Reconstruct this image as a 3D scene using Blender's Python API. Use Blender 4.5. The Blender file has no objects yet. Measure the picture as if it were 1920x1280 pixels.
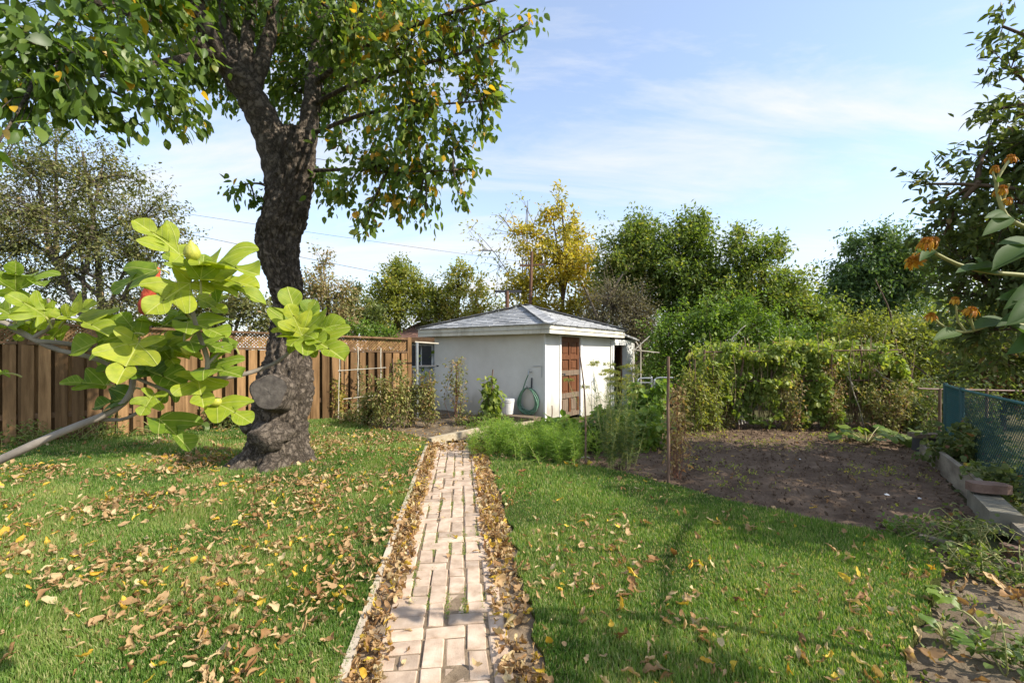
import bpy, bmesh, math, random
import numpy as np
from mathutils import Vector, Matrix
from math import radians, pi, sin, cos

scene = bpy.context.scene
COL = scene.collection
RS = np.random.RandomState
random.seed(7)

# ---------------------------------------------------------------- camera, sky, sun, exposure
FPX, CH, HY = 853.33, 1.5, 660.0        # focal length in photo pixels, eye height, horizon row
cd = bpy.data.cameras.new('camera'); cam = bpy.data.objects.new('camera', cd); COL.objects.link(cam)
cd.lens = 16.0; cd.sensor_width = 36.0; cd.shift_y = (HY - 640) / 1920.0
cd.clip_start = 0.05; cd.clip_end = 2000
cam.location = (0, 0, CH); cam.rotation_euler = (radians(90), 0, 0)
scene.camera = cam

SUN_EL, SUN_AZ = radians(38), math.atan2(.95, -.31)    # azimuth measured from +Y towards +X
SDIR = Vector((sin(SUN_AZ) * cos(SUN_EL), cos(SUN_AZ) * cos(SUN_EL), sin(SUN_EL)))
sl = bpy.data.lights.new('sun', 'SUN'); sl.energy = 3.4; sl.angle = radians(0.53); sl.color = (1.0, .93, .80)
so = bpy.data.objects.new('sun', sl); COL.objects.link(so)
so.rotation_euler = SDIR.to_track_quat('Z', 'Y').to_euler(); so.location = (20, -8, 20)

world = bpy.data.worlds.new('World'); scene.world = world; world.use_nodes = True
wn, wl = world.node_tree.nodes, world.node_tree.links
wn.clear()
w_out = wn.new('ShaderNodeOutputWorld'); w_bg = wn.new('ShaderNodeBackground'); w_bg.inputs['Strength'].default_value = 0.15
sky = wn.new('ShaderNodeTexSky'); sky.sky_type = 'NISHITA'; sky.sun_disc = False
sky.sun_elevation = SUN_EL; sky.sun_rotation = SUN_AZ; sky.air_density = 1.0; sky.dust_density = 0.6; sky.ozone_density = 2.0
w_tc = wn.new('ShaderNodeTexCoord'); w_sep = wn.new('ShaderNodeSeparateXYZ'); wl.new(w_tc.outputs['Generated'], w_sep.inputs[0])
def wmath(op, a, b=None, clamp=False):
    n = wn.new('ShaderNodeMath'); n.operation = op; n.use_clamp = clamp
    for i, v in enumerate((a, b)):
        if v is None: continue
        if isinstance(v, (int, float)): n.inputs[i].default_value = v
        else: wl.new(v, n.inputs[i])
    return n.outputs[0]
zc = wmath('ADD', wmath('MAXIMUM', w_sep.outputs['Z'], 0.0), 0.22)
w_cmb = wn.new('ShaderNodeCombineXYZ'); wl.new(wmath('DIVIDE', w_sep.outputs['X'], zc), w_cmb.inputs[0]); wl.new(wmath('DIVIDE', w_sep.outputs['Y'], zc), w_cmb.inputs[1])
w_map = wn.new('ShaderNodeMapping'); w_map.inputs['Rotation'].default_value = (0, 0, radians(-28)); w_map.inputs['Scale'].default_value = (.55, 1.7, 1)
w_map.inputs['Location'].default_value = (1.7, .35, 0)
wl.new(w_cmb.outputs[0], w_map.inputs[0])
w_n1 = wn.new('ShaderNodeTexNoise'); w_n1.inputs['Scale'].default_value = 1.5; w_n1.inputs['Detail'].default_value = 9; w_n1.inputs['Roughness'].default_value = .63; w_n1.inputs['Distortion'].default_value = .5
wl.new(w_map.outputs[0], w_n1.inputs['Vector'])
w_r1 = wn.new('ShaderNodeValToRGB'); w_r1.color_ramp.elements[0].position = .43; w_r1.color_ramp.elements[1].position = .70
wl.new(w_n1.outputs['Fac'], w_r1.inputs[0])
low = wmath('SUBTRACT', 1.0, wmath('MULTIPLY', w_sep.outputs['Z'], 1.75), True)        # thin high cloud seen edge-on towards the horizon
cloud = wmath('ADD', wmath('ADD', wmath('MULTIPLY', w_r1.outputs[0], .74), .20), wmath('MULTIPLY', wmath('POWER', low, 2.4), .50), True)
w_mix = wn.new('ShaderNodeMixRGB'); wl.new(cloud, w_mix.inputs[0]); wl.new(sky.outputs[0], w_mix.inputs[1]); w_mix.inputs[2].default_value = (3.05, 3.1, 3.2, 1)
wl.new(w_mix.outputs[0], w_bg.inputs['Color']); wl.new(w_bg.outputs[0], w_out.inputs['Surface'])

vs = scene.view_settings
vs.view_transform = 'Standard'; vs.look = 'None'; vs.gamma = 1; vs.use_curve_mapping = False; vs.exposure = 1.12
scene.render.engine = 'CYCLES'
cy = scene.cycles
cy.max_bounces = 6; cy.diffuse_bounces = 3; cy.glossy_bounces = 2; cy.transmission_bounces = 4; cy.transparent_max_bounces = 4
cy.use_denoising = True; cy.caustics_reflective = False; cy.caustics_refractive = False

# ---------------------------------------------------------------- placing helpers (metres; camera stands at 0,0)
def P(x, y, Y):
    return np.array([(x - 960) / FPX * Y, Y, CH + (HY - y) / FPX * Y])
def G(x, y, z=0.0):
    return P(x, y, FPX * (CH - z) / (y - HY))
def unit(v):
    v = np.asarray(v, float); return v / np.maximum(np.linalg.norm(v, axis=-1, keepdims=True), 1e-9)

def vnoise(p, seed=0):
    """value noise on (N,2) or (N,3) points, -1..1"""
    p = np.asarray(p, float); d = p.shape[1]
    i = np.floor(p).astype(np.int64); f = p - i; f = f * f * (3 - 2 * f)
    out = np.zeros(len(p))
    for c in range(2 ** d):
        w = np.ones(len(p)); h = np.full(len(p), seed * 374761393 + 1013, np.int64)
        for k in range(d):
            b = (c >> k) & 1
            w *= f[:, k] if b else 1 - f[:, k]
            h = (h * 668265263 + (i[:, k] + b) * (2246822519 + 97 * k)) & 0x7fffffff
            h = (h ^ (h >> 13)) * 1274126177 & 0x7fffffff
        out += w * ((h ^ (h >> 16)) % 65536 / 32767.5 - 1)
    return out
def fbm(p, octv=4, seed=0, gain=.5):
    p = np.asarray(p, float); a, s, out = 1.0, 1.0, 0
    for o in range(octv):
        out = out + a * vnoise(p * s + 17.3 * o, seed + o); a *= gain; s *= 2.03
    return out

# ---------------------------------------------------------------- mesh helpers
class MB:
    """collects polygons (each with a tint 0..1) and builds ONE mesh object"""
    def __init__(s): s.V, s.F, s.T, s.n = [], [], [], 0
    def add(s, V, F, tint=.5):
        V = np.asarray(V, float).reshape(-1, 3); F = np.asarray(F, np.int64)
        if len(V) == 0 or len(F) == 0: return s
        s.V.append(V); s.F.append(F + s.n); s.n += len(V)
        s.T.append(np.broadcast_to(np.asarray(tint, float), (len(F),)) if np.ndim(tint) == 0 else np.asarray(tint, float))
        return s
    def box(s, c, size, R=None, tint=.5, jit=0, rng=None):
        h = np.asarray(size, float) / 2
        v = np.array([[x, y, z] for z in (-1, 1) for y in (-1, 1) for x in (-1, 1)], float) * h
        if jit: v = v + (rng or np.random).uniform(-jit, jit, v.shape)
        if R is not None: v = v @ np.asarray(R).T
        return s.add(v + np.asarray(c), [[0, 2, 3, 1], [4, 5, 7, 6], [0, 1, 5, 4], [2, 6, 7, 3], [0, 4, 6, 2], [1, 3, 7, 5]], tint)
    def tube(s, pts, rad, sides=6, tint=.5, caps=True):
        pts = np.asarray(pts, float); n = len(pts)
        rad = np.broadcast_to(np.asarray(rad, float), (n,))
        t = unit(np.gradient(pts, axis=0))
        a = np.array([0, 0, 1.0]) if abs(t[0, 2]) < .9 else np.array([1.0, 0, 0])
        u = unit(np.cross(t[0], a)); U = [u]
        for k in range(1, n):
            u = U[-1] - t[k] * np.dot(U[-1], t[k]); U.append(unit(u))
        U = np.array(U); W = np.cross(t, U)
        an = np.arange(sides) * 2 * pi / sides
        V = pts[:, None] + rad[:, None, None] * (U[:, None] * np.cos(an)[None, :, None] + W[:, None] * np.sin(an)[None, :, None])
        F = []
        i = np.arange(n - 1)[:, None] * sides; j = np.arange(sides)[None]; j2 = (j + 1) % sides
        F = np.stack([i + j, i + j2, i + sides + j2, i + sides + j], -1).reshape(-1, 4)
        s.add(V.reshape(-1, 3), F, tint)
        if caps and sides >= 3:
            s.add(V[0], [list(range(sides))[::-1]], tint); s.add(V[-1], [list(range(sides))], tint)
        return s
    def inst(s, TV, TF, pos, R, sc, tint):
        """copies of a template leaf: pos (N,3), R (N,3,3), sc (N,) or (N,3), tint (N,)"""
        N = len(pos)
        if N == 0: return s
        sc = np.asarray(sc, float); sc = np.broadcast_to(sc[:, None], (N, 3)) if sc.ndim == 1 else sc
        V = np.einsum('nij,nkj->nki', R, TV[None] * sc[:, None, :]) + pos[:, None]
        F = TF[None] + (np.arange(N) * len(TV))[:, None, None]
        return s.add(V.reshape(-1, 3), F.reshape(-1, TF.shape[1]), np.repeat(np.broadcast_to(tint, (N,)), len(TF)))
    def mesh(s, name, smooth=False):
        me = bpy.data.meshes.new(name)
        V = np.concatenate(s.V)
        cnt = np.concatenate([np.full(len(f), f.shape[1]) for f in s.F]); lo = np.concatenate([f.ravel() for f in s.F])
        me.vertices.add(len(V)); me.vertices.foreach_set('co', V.astype(np.float32).ravel())
        me.loops.add(len(lo)); me.loops.foreach_set('vertex_index', lo.astype(np.int32))
        st = np.concatenate([[0], np.cumsum(cnt)[:-1]]).astype(np.int32)
        me.polygons.add(len(cnt)); me.polygons.foreach_set('loop_start', st); me.polygons.foreach_set('loop_total', cnt.astype(np.int32))
        me.polygons.foreach_set('use_smooth', np.full(len(cnt), bool(smooth)))
        at = me.attributes.new('tint', 'FLOAT', 'FACE'); at.data.foreach_set('value', np.concatenate(s.T).astype(np.float32))
        me.update(calc_edges=True); me.validate()
        return me
    def build(s, name, mat, parent=None, smooth=False, kind=None, label=None):
        return obj(name, s.mesh(name, smooth), mat, parent, kind=kind, label=label)

WM = {}
def wmat(o): return WM.get(o.name, Matrix.Identity(4)) if o is not None else Matrix.Identity(4)
def obj(name, me, mat=None, parent=None, M=None, kind=None, label=None):
    o = bpy.data.objects.new(name, me); COL.objects.link(o)
    if mat is not None and me is not None and not me.materials: me.materials.append(mat)
    M = M if M is not None else Matrix.Identity(4)
    o.matrix_basis = M; WM[o.name] = M
    if parent is not None:
        o.parent = parent; o.matrix_parent_inverse = wmat(parent).inverted()
    if kind: o['kind'] = kind
    if label: o['label'] = label
    return o
def tag(o, label=None, cat=None, group=None, kind=None):
    for k, v in (('label', label), ('category', cat), ('group', group), ('kind', kind)):
        if v: o[k] = v
    return o
def thing(name, label, cat, loc, group=None):
    o = obj(name, None, M=Matrix.Translation(Vector([float(c) for c in loc]))); o.empty_display_size = .1
    return tag(o, label, cat, group)

def frames(d, n):
    """rotation whose +Y is d and +Z is close to n"""
    d = unit(d); x = unit(np.cross(d, n)); z = np.cross(x, d)
    return np.stack([x, d, z], -1)
def M4(R, t, s=1.0):
    m = Matrix.Identity(4)
    for i in range(3):
        for j in range(3): m[i][j] = float(R[i][j]) * (s if np.ndim(s) == 0 else s[j])
        m[i][3] = float(t[i])
    return m
def rotz(a): return np.array([[cos(a), -sin(a), 0], [sin(a), cos(a), 0], [0, 0, 1.0]])
def bez(a, b, c, n):
    t = np.linspace(0, 1, n)[:, None]; return (1 - t) ** 2 * a + 2 * t * (1 - t) * b + t * t * c
def smoothpts(pts, n):
    pts = np.asarray(pts, float); k = len(pts); out = []
    e = np.vstack([2 * pts[0] - pts[1], pts, 2 * pts[-1] - pts[-2]])
    for s in np.linspace(0, k - 1, n):
        i = min(int(s), k - 2); t = s - i; a, b, c, d = e[i], e[i + 1], e[i + 2], e[i + 3]
        out.append(.5 * (2 * b + (c - a) * t + (2 * a - 5 * b + 4 * c - d) * t * t + (3 * b - a - 3 * c + d) * t ** 3))
    return np.array(out)

# ---------------------------------------------------------------- materials
def nodes(name):
    m = bpy.data.materials.new(name); m.use_nodes = True
    nt = m.node_tree; return m, nt.nodes, nt.links, nt.nodes['Principled BSDF']
def ramp(n, stops):
    r = n.new('ShaderNodeValToRGB'); e = r.color_ramp.elements
    while len(e) > 1: e.remove(e[-1])
    for k, (p, c) in enumerate(stops):
        el = e[0] if k == 0 else e.new(p)
        el.position = p; el.color = (*c, 1)
    return r
def surf(name, c1, c2, scale=6, rough=.85, bump=.3, bscale=None, stretch=(1, 1, 1), detail=6, c3=None, dist=.01, tint=0.0, space='Object', spec=.3, lo=.35, hi=.68):
    """noise-mixed surface with fine relief; tint = how much the per-face tint shifts brightness"""
    m, n, l, b = nodes(name)
    tc = n.new('ShaderNodeTexCoord'); mp = n.new('ShaderNodeMapping'); mp.inputs['Scale'].default_value = stretch
    if space == 'World': gp_ = n.new('ShaderNodeNewGeometry'); l.new(gp_.outputs['Position'], mp.inputs[0])
    else: l.new(tc.outputs[space], mp.inputs[0])
    nz = n.new('ShaderNodeTexNoise'); nz.inputs['Scale'].default_value = scale; nz.inputs['Detail'].default_value = detail; nz.inputs['Roughness'].default_value = .62
    l.new(mp.outputs[0], nz.inputs['Vector'])
    r = ramp(n, [(lo, c1), (hi, c2)] + ([(min(hi + .14, .99), c3)] if c3 else []))
    l.new(nz.outputs['Fac'], r.inputs[0]); out = r.outputs[0]
    if tint:
        at = n.new('ShaderNodeAttribute'); at.attribute_name = 'tint'
        oi = n.new('ShaderNodeObjectInfo'); ad = n.new('ShaderNodeMath'); ad.operation = 'ADD'
        l.new(at.outputs['Fac'], ad.inputs[0]); l.new(oi.outputs['Random'], ad.inputs[1])
        mr = n.new('ShaderNodeMapRange'); mr.inputs[1].default_value = .5; mr.inputs[2].default_value = 1.5; mr.inputs[3].default_value = 1 - tint; mr.inputs[4].default_value = 1 + tint
        l.new(ad.outputs[0], mr.inputs[0])
        vm = n.new('ShaderNodeVectorMath'); vm.operation = 'SCALE'; l.new(out, vm.inputs[0]); l.new(mr.outputs[0], vm.inputs['Scale']); out = vm.outputs[0]
    l.new(out, b.inputs['Base Color']); b.inputs['Roughness'].default_value = rough; b.inputs['Specular IOR Level'].default_value = spec
    if bump:
        n2 = n.new('ShaderNodeTexNoise'); n2.inputs['Scale'].default_value = bscale or scale * 4; n2.inputs['Detail'].default_value = 8
        l.new(mp.outputs[0], n2.inputs['Vector'])
        bp = n.new('ShaderNodeBump'); bp.inputs['Strength'].default_value = bump; bp.inputs['Distance'].default_value = dist
        l.new(n2.outputs['Fac'], bp.inputs['Height']); l.new(bp.outputs[0], b.inputs['Normal'])
    return m
def plain(name, c, rough=.6, metal=0.0, spec=.4):
    return surf(name, tuple(x * .88 for x in c), tuple(min(x * 1.1, 1) for x in c), scale=9, rough=rough, bump=.08, spec=spec) if not metal else _metal(name, c, rough, metal)
def _metal(name, c, rough, metal):
    m, n, l, b = nodes(name); b.inputs['Base Color'].default_value = (*c, 1); b.inputs['Roughness'].default_value = rough; b.inputs['Metallic'].default_value = metal
    return m
def leafmat(name, stops, trans=.35, rough=.45, spec=.35, tboost=1.5):
    """leaf blade: colour from the leaf's own tint, part of the light passes through"""
    m, n, l, b = nodes(name)
    at = n.new('ShaderNodeAttribute'); at.attribute_name = 'tint'
    r = ramp(n, stops); l.new(at.outputs['Fac'], r.inputs[0])
    l.new(r.outputs[0], b.inputs['Base Color']); b.inputs['Roughness'].default_value = rough; b.inputs['Specular IOR Level'].default_value = spec
    if trans:
        t = n.new('ShaderNodeBsdfTranslucent'); vm = n.new('ShaderNodeVectorMath'); vm.operation = 'MULTIPLY'
        l.new(r.outputs[0], vm.inputs[0]); vm.inputs[1].default_value = (tboost * 1.1, tboost * 1.1, tboost * .45); l.new(vm.outputs[0], t.inputs[0])
        mx = n.new('ShaderNodeMixShader'); mx.inputs[0].default_value = trans
        l.new(b.outputs[0], mx.inputs[1]); l.new(t.outputs[0], mx.inputs[2]); l.new(mx.outputs[0], n['Material Output'].inputs[0])
    return m

# leaf templates: +Y along the leaf, +Z its upper side, length 1
LEAF2V = np.array([[0, 0, 0], [.24, .45, .05], [0, 1, -.06], [-.24, .45, .05]], float); LEAF2F = np.array([[0, 1, 2], [0, 2, 3]])
def leaf_tpl(w=.24, fold=.08, droop=.18, n=4, curl=0.0):
    """pointed oval leaf folded along its midrib"""
    t = np.linspace(0, 1, n + 2); half = w * np.sin(pi * np.clip(t, 0, 1) ** .85) ** .8
    V, F = [], []
    for k, (s, h) in enumerate(zip(t, half)):
        z = -droop * s * s
        V += [[-h, s, z + fold * h / w + curl * (h / w) ** 2 * s], [0, s, z], [h, s, z + fold * h / w + curl * (h / w) ** 2 * s * .6]]
    for k in range(n + 1):
        a = 3 * k; F += [[a, a + 1, a + 4, a + 3], [a + 1, a + 2, a + 5, a + 4]]
    return np.array(V, float), np.array(F)

# ---------------------------------------------------------------- surfaces of the setting
M_soil = surf('soil', (.098, .064, .042), (.205, .142, .096), scale=3.2, rough=.95, bump=.9, bscale=38, dist=.03, c3=(.28, .20, .14), spec=.15)
M_dirt = surf('bare_earth', (.11, .082, .055), (.23, .18, .125), scale=4.0, rough=.95, bump=.8, bscale=30, dist=.02, c3=(.33, .27, .19), spec=.15)
M_farground = surf('rough_ground', (.045, .06, .018), (.12, .10, .05), scale=.6, rough=.95, bump=.6, bscale=9, dist=.05, spec=.1)
M_turf = surf('turf', (.045, .062, .014), (.10, .105, .030), scale=5, rough=.95, bump=.8, bscale=90, dist=.02, spec=.1)
M_bed = surf('path_bedding', (.16, .115, .075), (.30, .225, .15), scale=14, rough=.95, bump=.8, bscale=120, dist=.008, spec=.1)
M_brick = surf('pale_clay_paver', (.33, .235, .165), (.55, .42, .315), scale=9, rough=.9, bump=.7, bscale=150, dist=.004, tint=.22, c3=(.64, .51, .40), spec=.15, space='World', lo=.28, hi=.58, detail=9)
M_kerb = surf('pale_timber', (.36, .29, .19), (.55, .46, .33), scale=3, rough=.9, bump=.4, stretch=(1, 9, 9), tint=.1)

def poly_sheet(name, pts, z, mat, depth=.06, kind='structure', parent=None):
    """flat sheet with a skirt, from a closed outline"""
    bm = bmesh.new(); vs_ = [bm.verts.new((p[0], p[1], z)) for p in pts]
    f = bm.faces.new(vs_)
    if f.calc_area() and f.normal.z < 0: f.normal_flip()
    f.normal_update()
    if f.normal.z < 0: bmesh.ops.reverse_faces(bm, faces=[f])
    n = len(vs_); dn = [bm.verts.new((p[0], p[1], z - depth)) for p in pts]
    for i in range(n): bm.faces.new((vs_[i], dn[i], dn[(i + 1) % n], vs_[(i + 1) % n]))
    bmesh.ops.triangulate(bm, faces=[f]); bmesh.ops.recalc_face_normals(bm, faces=bm.faces)
    me = bpy.data.meshes.new(name); bm.to_mesh(me); bm.free()
    return obj(name, me, mat, parent, kind=kind)
def inside(p, poly):
    poly = np.asarray(poly)[:, :2]; x, y = p[:, 0], p[:, 1]; r = np.zeros(len(p), bool); j = len(poly) - 1
    for i in range(len(poly)):
        xi, yi = poly[i]; xj, yj = poly[j]
        c = ((yi > y) != (yj > y)) & (x < (xj - xi) * (y - yi) / (yj - yi + 1e-12) + xi); r ^= c; j = i
    return r
def grid_sheet(name, poly, z0, amp, step, mat, seed, freq=3.0, kind='structure', fine=.35):
    """uneven ground inside an outline"""
    poly = np.asarray(poly)[:, :2]; lo, hi = poly.min(0), poly.max(0)
    nx, ny = ((hi - lo) / step).astype(int) + 2
    X, Y = np.meshgrid(lo[0] + np.arange(nx) * step, lo[1] + np.arange(ny) * step)
    p = np.stack([X.ravel(), Y.ravel()], -1)
    z = z0 + amp * (fbm(p * freq, 5, seed, .62) + fine * vnoise(p * freq * 9, seed + 9))
    V = np.column_stack([p, z]); a = (np.arange(ny - 1)[:, None] * nx + np.arange(nx - 1)[None]).ravel()
    F = np.stack([a, a + 1, a + nx + 1, a + nx], -1); F = F[inside(V[F].mean(1), poly)]
    return MB().add(V, F).build(name, mat, smooth=True, kind=kind)

gb = MB(); gb.add([[-600, -300, -.10], [600, -300, -.10], [600, 900, -.10], [-600, 900, -.10]], [[0, 1, 2, 3]]).build('ground', M_farground, kind='structure')

# the brick path
def pc(Y): return -.36 - .114 * (Y - 2.46)
PD = unit(np.array([-.114, 1.0, 0])); PN = np.array([PD[1], -PD[0], 0])
PW, GL, GR = .322, .125, .165        # half width, leaf gutters on either side
def pe(Y, off): return (pc(Y) + off, Y)
path = poly_sheet('path', [pe(.6, -PW - GL - .03), pe(7.35, -PW - GL - .03), pe(7.35, PW + GR + .03), pe(.6, PW + GR + .03)][::-1], +.0035, M_bed, .05)
rng = RS(3); U = .1085
cols, rows = 6, 62; occ = np.zeros((rows, cols), bool); bricks = []
for r in range(rows):
    for c in range(cols):
        if occ[r, c]: continue
        canh = c + 1 < cols and not occ[r, c + 1]; canv = r + 1 < rows
        if rng.rand() < .13: occ[r, c] = True; bricks.append((r, c, 1, 1))
        elif canv and (rng.rand() < .48 or not canh): occ[r:r + 2, c] = True; bricks.append((r, c, 1, 2))
        elif canh: occ[r, c:c + 2] = True; bricks.append((r, c, 2, 1))
        else: occ[r, c] = True; bricks.append((r, c, 1, 1))
def brick_mesh(w, h, seed):
    bm = bmesh.new(); bmesh.ops.create_cube(bm, size=1)
    for v in bm.verts: v.co = Vector((v.co.x * w, v.co.y * h, v.co.z * .05))
    bmesh.ops.bevel(bm, geom=[e for e in bm.edges if min(v.co.z for v in e.verts) > 0 or abs(e.verts[0].co.z - e.verts[1].co.z) > .01], offset=.007, segments=1, affect='EDGES')
    rr = RS(seed)
    for v in bm.verts: v.co += Vector(rr.uniform(-.0035, .0035, 3))
    me = bpy.data.meshes.new('brick'); bm.to_mesh(me); bm.free(); me.materials.append(M_brick)
    at = me.attributes.new('tint', 'FLOAT', 'FACE'); at.data.foreach_set('value', np.full(len(me.polygons), rr.rand(), np.float32))
    return me
BMESH = {k: [brick_mesh(k[0] * U - g, k[1] * U - .009, 10 * k[0] + k[1] * 3 + q) for q, g in enumerate((.007, .012, .009, .020))] for k in ((1, 2), (2, 1), (1, 1))}
for (r, c, w, h) in bricks:
    u = (c + w / 2 - cols / 2) * U * 1.02 + rng.normal(0, .002); v = .75 + (r + h / 2) * U
    R = rotz(math.atan2(-PD[0], PD[1]) + rng.normal(0, .014)) @ np.array([[1, 0, rng.normal(0, .012)], [0, 1, rng.normal(0, .012)], [0, 0, 1.0]])
    obj('brick', BMESH[(w, h)][rng.randint(4)], M_brick, path, M4(R, (pc(v) + u * PN[0], v + u * PN[1], -.014 + rng.normal(0, .0035))))

# lawns
LL = [pe(.6, -PW - GL), pe(3, -PW - GL), pe(5, -PW - GL + .01), pe(7.25, -PW - GL)] + [tuple(G(*q)[:2]) for q in ((800, 826), (760, 814), (700, 805), (650, 793), (615, 787))] + \
     [(-5.2, 9.45), (-7.2, 8.0), (-9.2, 6.6), (-10.6, 5.4), (-10.6, .6)]
LR = [pe(.6, PW + GR), pe(2.6, PW + GR), pe(4, PW + GR + .01), pe(6.2, PW + GR), pe(7.15, PW + GR - .02)] + [tuple(G(*q)[:2]) for q in ((925, 842), (1000, 862), (1100, 874), (1250, 909), (1400, 949), (1560, 986), (1690, 1012), (1752, 1030), (1762, 1065), (1735, 1130), (1712, 1200), (1700, 1280))] + [(1.45, 1.2), (1.1, .6)]
def ragged(poly, amp, seed, skip):
    rr = RS(seed); out_ = []; n_ = len(poly)
    for i in range(n_):
        a_, b_ = np.array(poly[i]), np.array(poly[(i + 1) % n_]); out_.append(tuple(a_)); L_ = np.linalg.norm(b_ - a_)
        if i in skip or L_ < .1: continue
        nn_ = np.array([-(b_ - a_)[1], (b_ - a_)[0]]) / L_
        for t_ in np.linspace(0, 1, int(L_ / .07) + 1)[1:-1]: out_.append(tuple(a_ + (b_ - a_) * t_ + nn_ * amp * (fbm((a_ + (b_ - a_) * t_)[None] * 5, 3, seed)[0])))
    return out_
LL = ragged(LL, .02, 1, (0, 1, 2, 13)); LR = ragged(LR, .045, 2, ())
lawn_l = poly_sheet('lawn_left', LL, .022, M_turf); lawn_r = poly_sheet('lawn_right', LR, .022, M_turf)
# the dug garden plot, the bed before the shed, the bare strip by the chain-link fence
SOILP = [G(*q)[:2] for q in ((880, 848), (960, 868), (1098, 886), (1250, 922), (1400, 964), (1560, 1004), (1740, 1036), (1800, 1016), (1830, 965), (1760, 880), (1712, 838))] + [np.array([8.2, 9.6]), np.array([2.5, 10.6]), np.array([.6, 9.6]), np.array([-.2, 8.4])]
soil = grid_sheet('garden_soil', SOILP, -.018, .026, .03, M_soil, 4)
BEDP = [G(*q)[:2] for q in ((806, 829), (760, 815), (690, 803), (640, 792), (600, 785))] + [np.array([-3.2, 11.2]), np.array([-1.6, 12.0]), np.array([.9, 9.9]), np.array([-.2, 8.0])]
bed = grid_sheet('flower_bed', BEDP, -.005, .02, .05, M_dirt, 8)
DIRTP = [G(*q)[:2] for q in ((1700, 1024), (1690, 1065), (1650, 1130), (1620, 1200), (1600, 1280))] + [np.array(q) for q in ((1.2, 1.0), (3.0, .6), (4.6, 3.0), (5.4, 4.4), (4.4, 4.05), (3.9, 3.5))]
strip = grid_sheet('bare_strip', DIRTP, -.045, .022, .04, M_dirt, 12)

# low pale edging strips between lawn and leaf gutter
M_edge = surf('pale_concrete', (.42, .34, .25), (.58, .49, .38), scale=8, rough=.9, bump=.4, bscale=60)
for k in range(9):
    y0, y1 = .7 + k * .74, .7 + (k + 1) * .74 - .012
    for off, nm in ((-PW - GL - .006, 'edging_strip'),):
        a_, b_ = np.array([pc(y0) + off, y0, 0]), np.array([pc(y1) + off, y1, 0]); mid_ = (a_ + b_) / 2
        MB().box((mid_[0], mid_[1], .0), (.035, y1 - y0, .085), rotz(math.atan2(.114, 1)), jit=.004, rng=RS(k)).build(nm, M_edge, path)
# moss and grit in the brick joints
rng = RS(19); mp_ = scatter_in_path = rng.uniform((-PW, 1.2), (PW, 7.2), (2600, 2)); mp_ = mp_[fbm(mp_ * 3.0, 3, 40) > .30]

# ---------------------------------------------------------------- grass blades
M_grass = leafmat('grass_blade', [(0, (.060, .135, .022)), (.35, (.122, .222, .036)), (.7, (.215, .305, .070)), (.86, (.34, .35, .13)), (1, (.50, .43, .23))], trans=.45, rough=.5, spec=.35, tboost=1.5)
def scatter_in(poly, n, rng, ylo, yhi):
    poly = np.asarray([q[:2] for q in poly]); lo, hi = poly.min(0).copy(), poly.max(0).copy(); lo[1] = max(lo[1], ylo); hi[1] = min(hi[1], yhi)
    if hi[1] <= lo[1]: return np.zeros((0, 2))
    p = rng.uniform(lo, hi, (int(n * np.prod(hi - lo)), 2))
    p = p[inside(p, poly)]
    return p[np.abs(p[:, 0]) < p[:, 1] * 1.19 + .35]
def make_grass(name, poly, seed, label):
    rng = RS(seed); mb = MB()
    for (a, b, dens, hh, ww, seg) in ((1.3, 3.2, 22000, .036, .0028, 2), (3.2, 4.6, 12500, .039, .0042, 1), (4.6, 6.4, 6500, .042, .0062, 1), (6.4, 11, 3000, .050, .0095, 1)):
        p = scatter_in(poly, dens, rng, a, b); n = len(p)
        if not n: continue
        patch = fbm(p * 1.7, 3, 21); p3 = np.column_stack([p, np.full(n, .018)])
        h = hh * rng.uniform(.55, 1.25, n) * (1 + .42 * patch); az = rng.uniform(0, 2 * pi, n) * .55 + 2.2 * vnoise(p * 2.2, 5) + rng.uniform(-.9, .9, n)
        le = np.abs(rng.normal(.35, .32, n)).clip(0, 1.25); dx = np.stack([np.cos(az), np.sin(az), 0 * az], -1)
        w = (ww * rng.uniform(.7, 1.3, n))[:, None]; sa = az + rng.uniform(.6, 2.4, n); sd = np.stack([np.cos(sa), np.sin(sa), 0 * sa], -1)
        dry = rng.rand(n); t = np.clip(.42 + .30 * patch + rng.normal(0, .17, n), 0, .86); t = np.where(dry < .13 + .07 * (fbm(p * .8, 2, 33) > .3), rng.uniform(.86, 1, n), t)
        up = np.array([0, 0, 1.0])
        if seg == 2:
            m1 = p3 + dx * (h * .45 * np.sin(le * .55))[:, None] + up * (h * .55 * np.cos(le * .55))[:, None]
            tip = m1 + dx * (h * .6 * np.sin(le * 1.25))[:, None] + up * (h * .5 * np.cos(le * 1.25))[:, None]
            V = np.stack([p3 - sd * w, p3 + sd * w, m1 + sd * w * .8, m1 - sd * w * .8, tip], 1)
            k = np.arange(n)[:, None] * 5
            mb.add(V.reshape(-1, 3), np.hstack([k, k + 1, k + 2, k + 3]), t); mb.F.append(np.hstack([k + 3, k + 2, k + 4]) + mb.n - 5 * n); mb.T.append(t)
        else:
            tip = p3 + dx * (h * np.sin(le))[:, None] + up * (h * np.cos(le))[:, None]
            V = np.stack([p3 - sd * w, p3 + sd * w, tip], 1); k = np.arange(n)[:, None] * 3
            mb.add(V.reshape(-1, 3), np.hstack([k, k + 1, k + 2]), t)
    o = mb.build(name, M_grass, kind='stuff'); tag(o, label, 'grass')
    return o
make_grass('grass', LL, 41, 'short green lawn grass between the wooden fence and the brick path')
make_grass('grass', LR, 42, 'short green lawn grass between the brick path and the dug soil')

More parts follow.
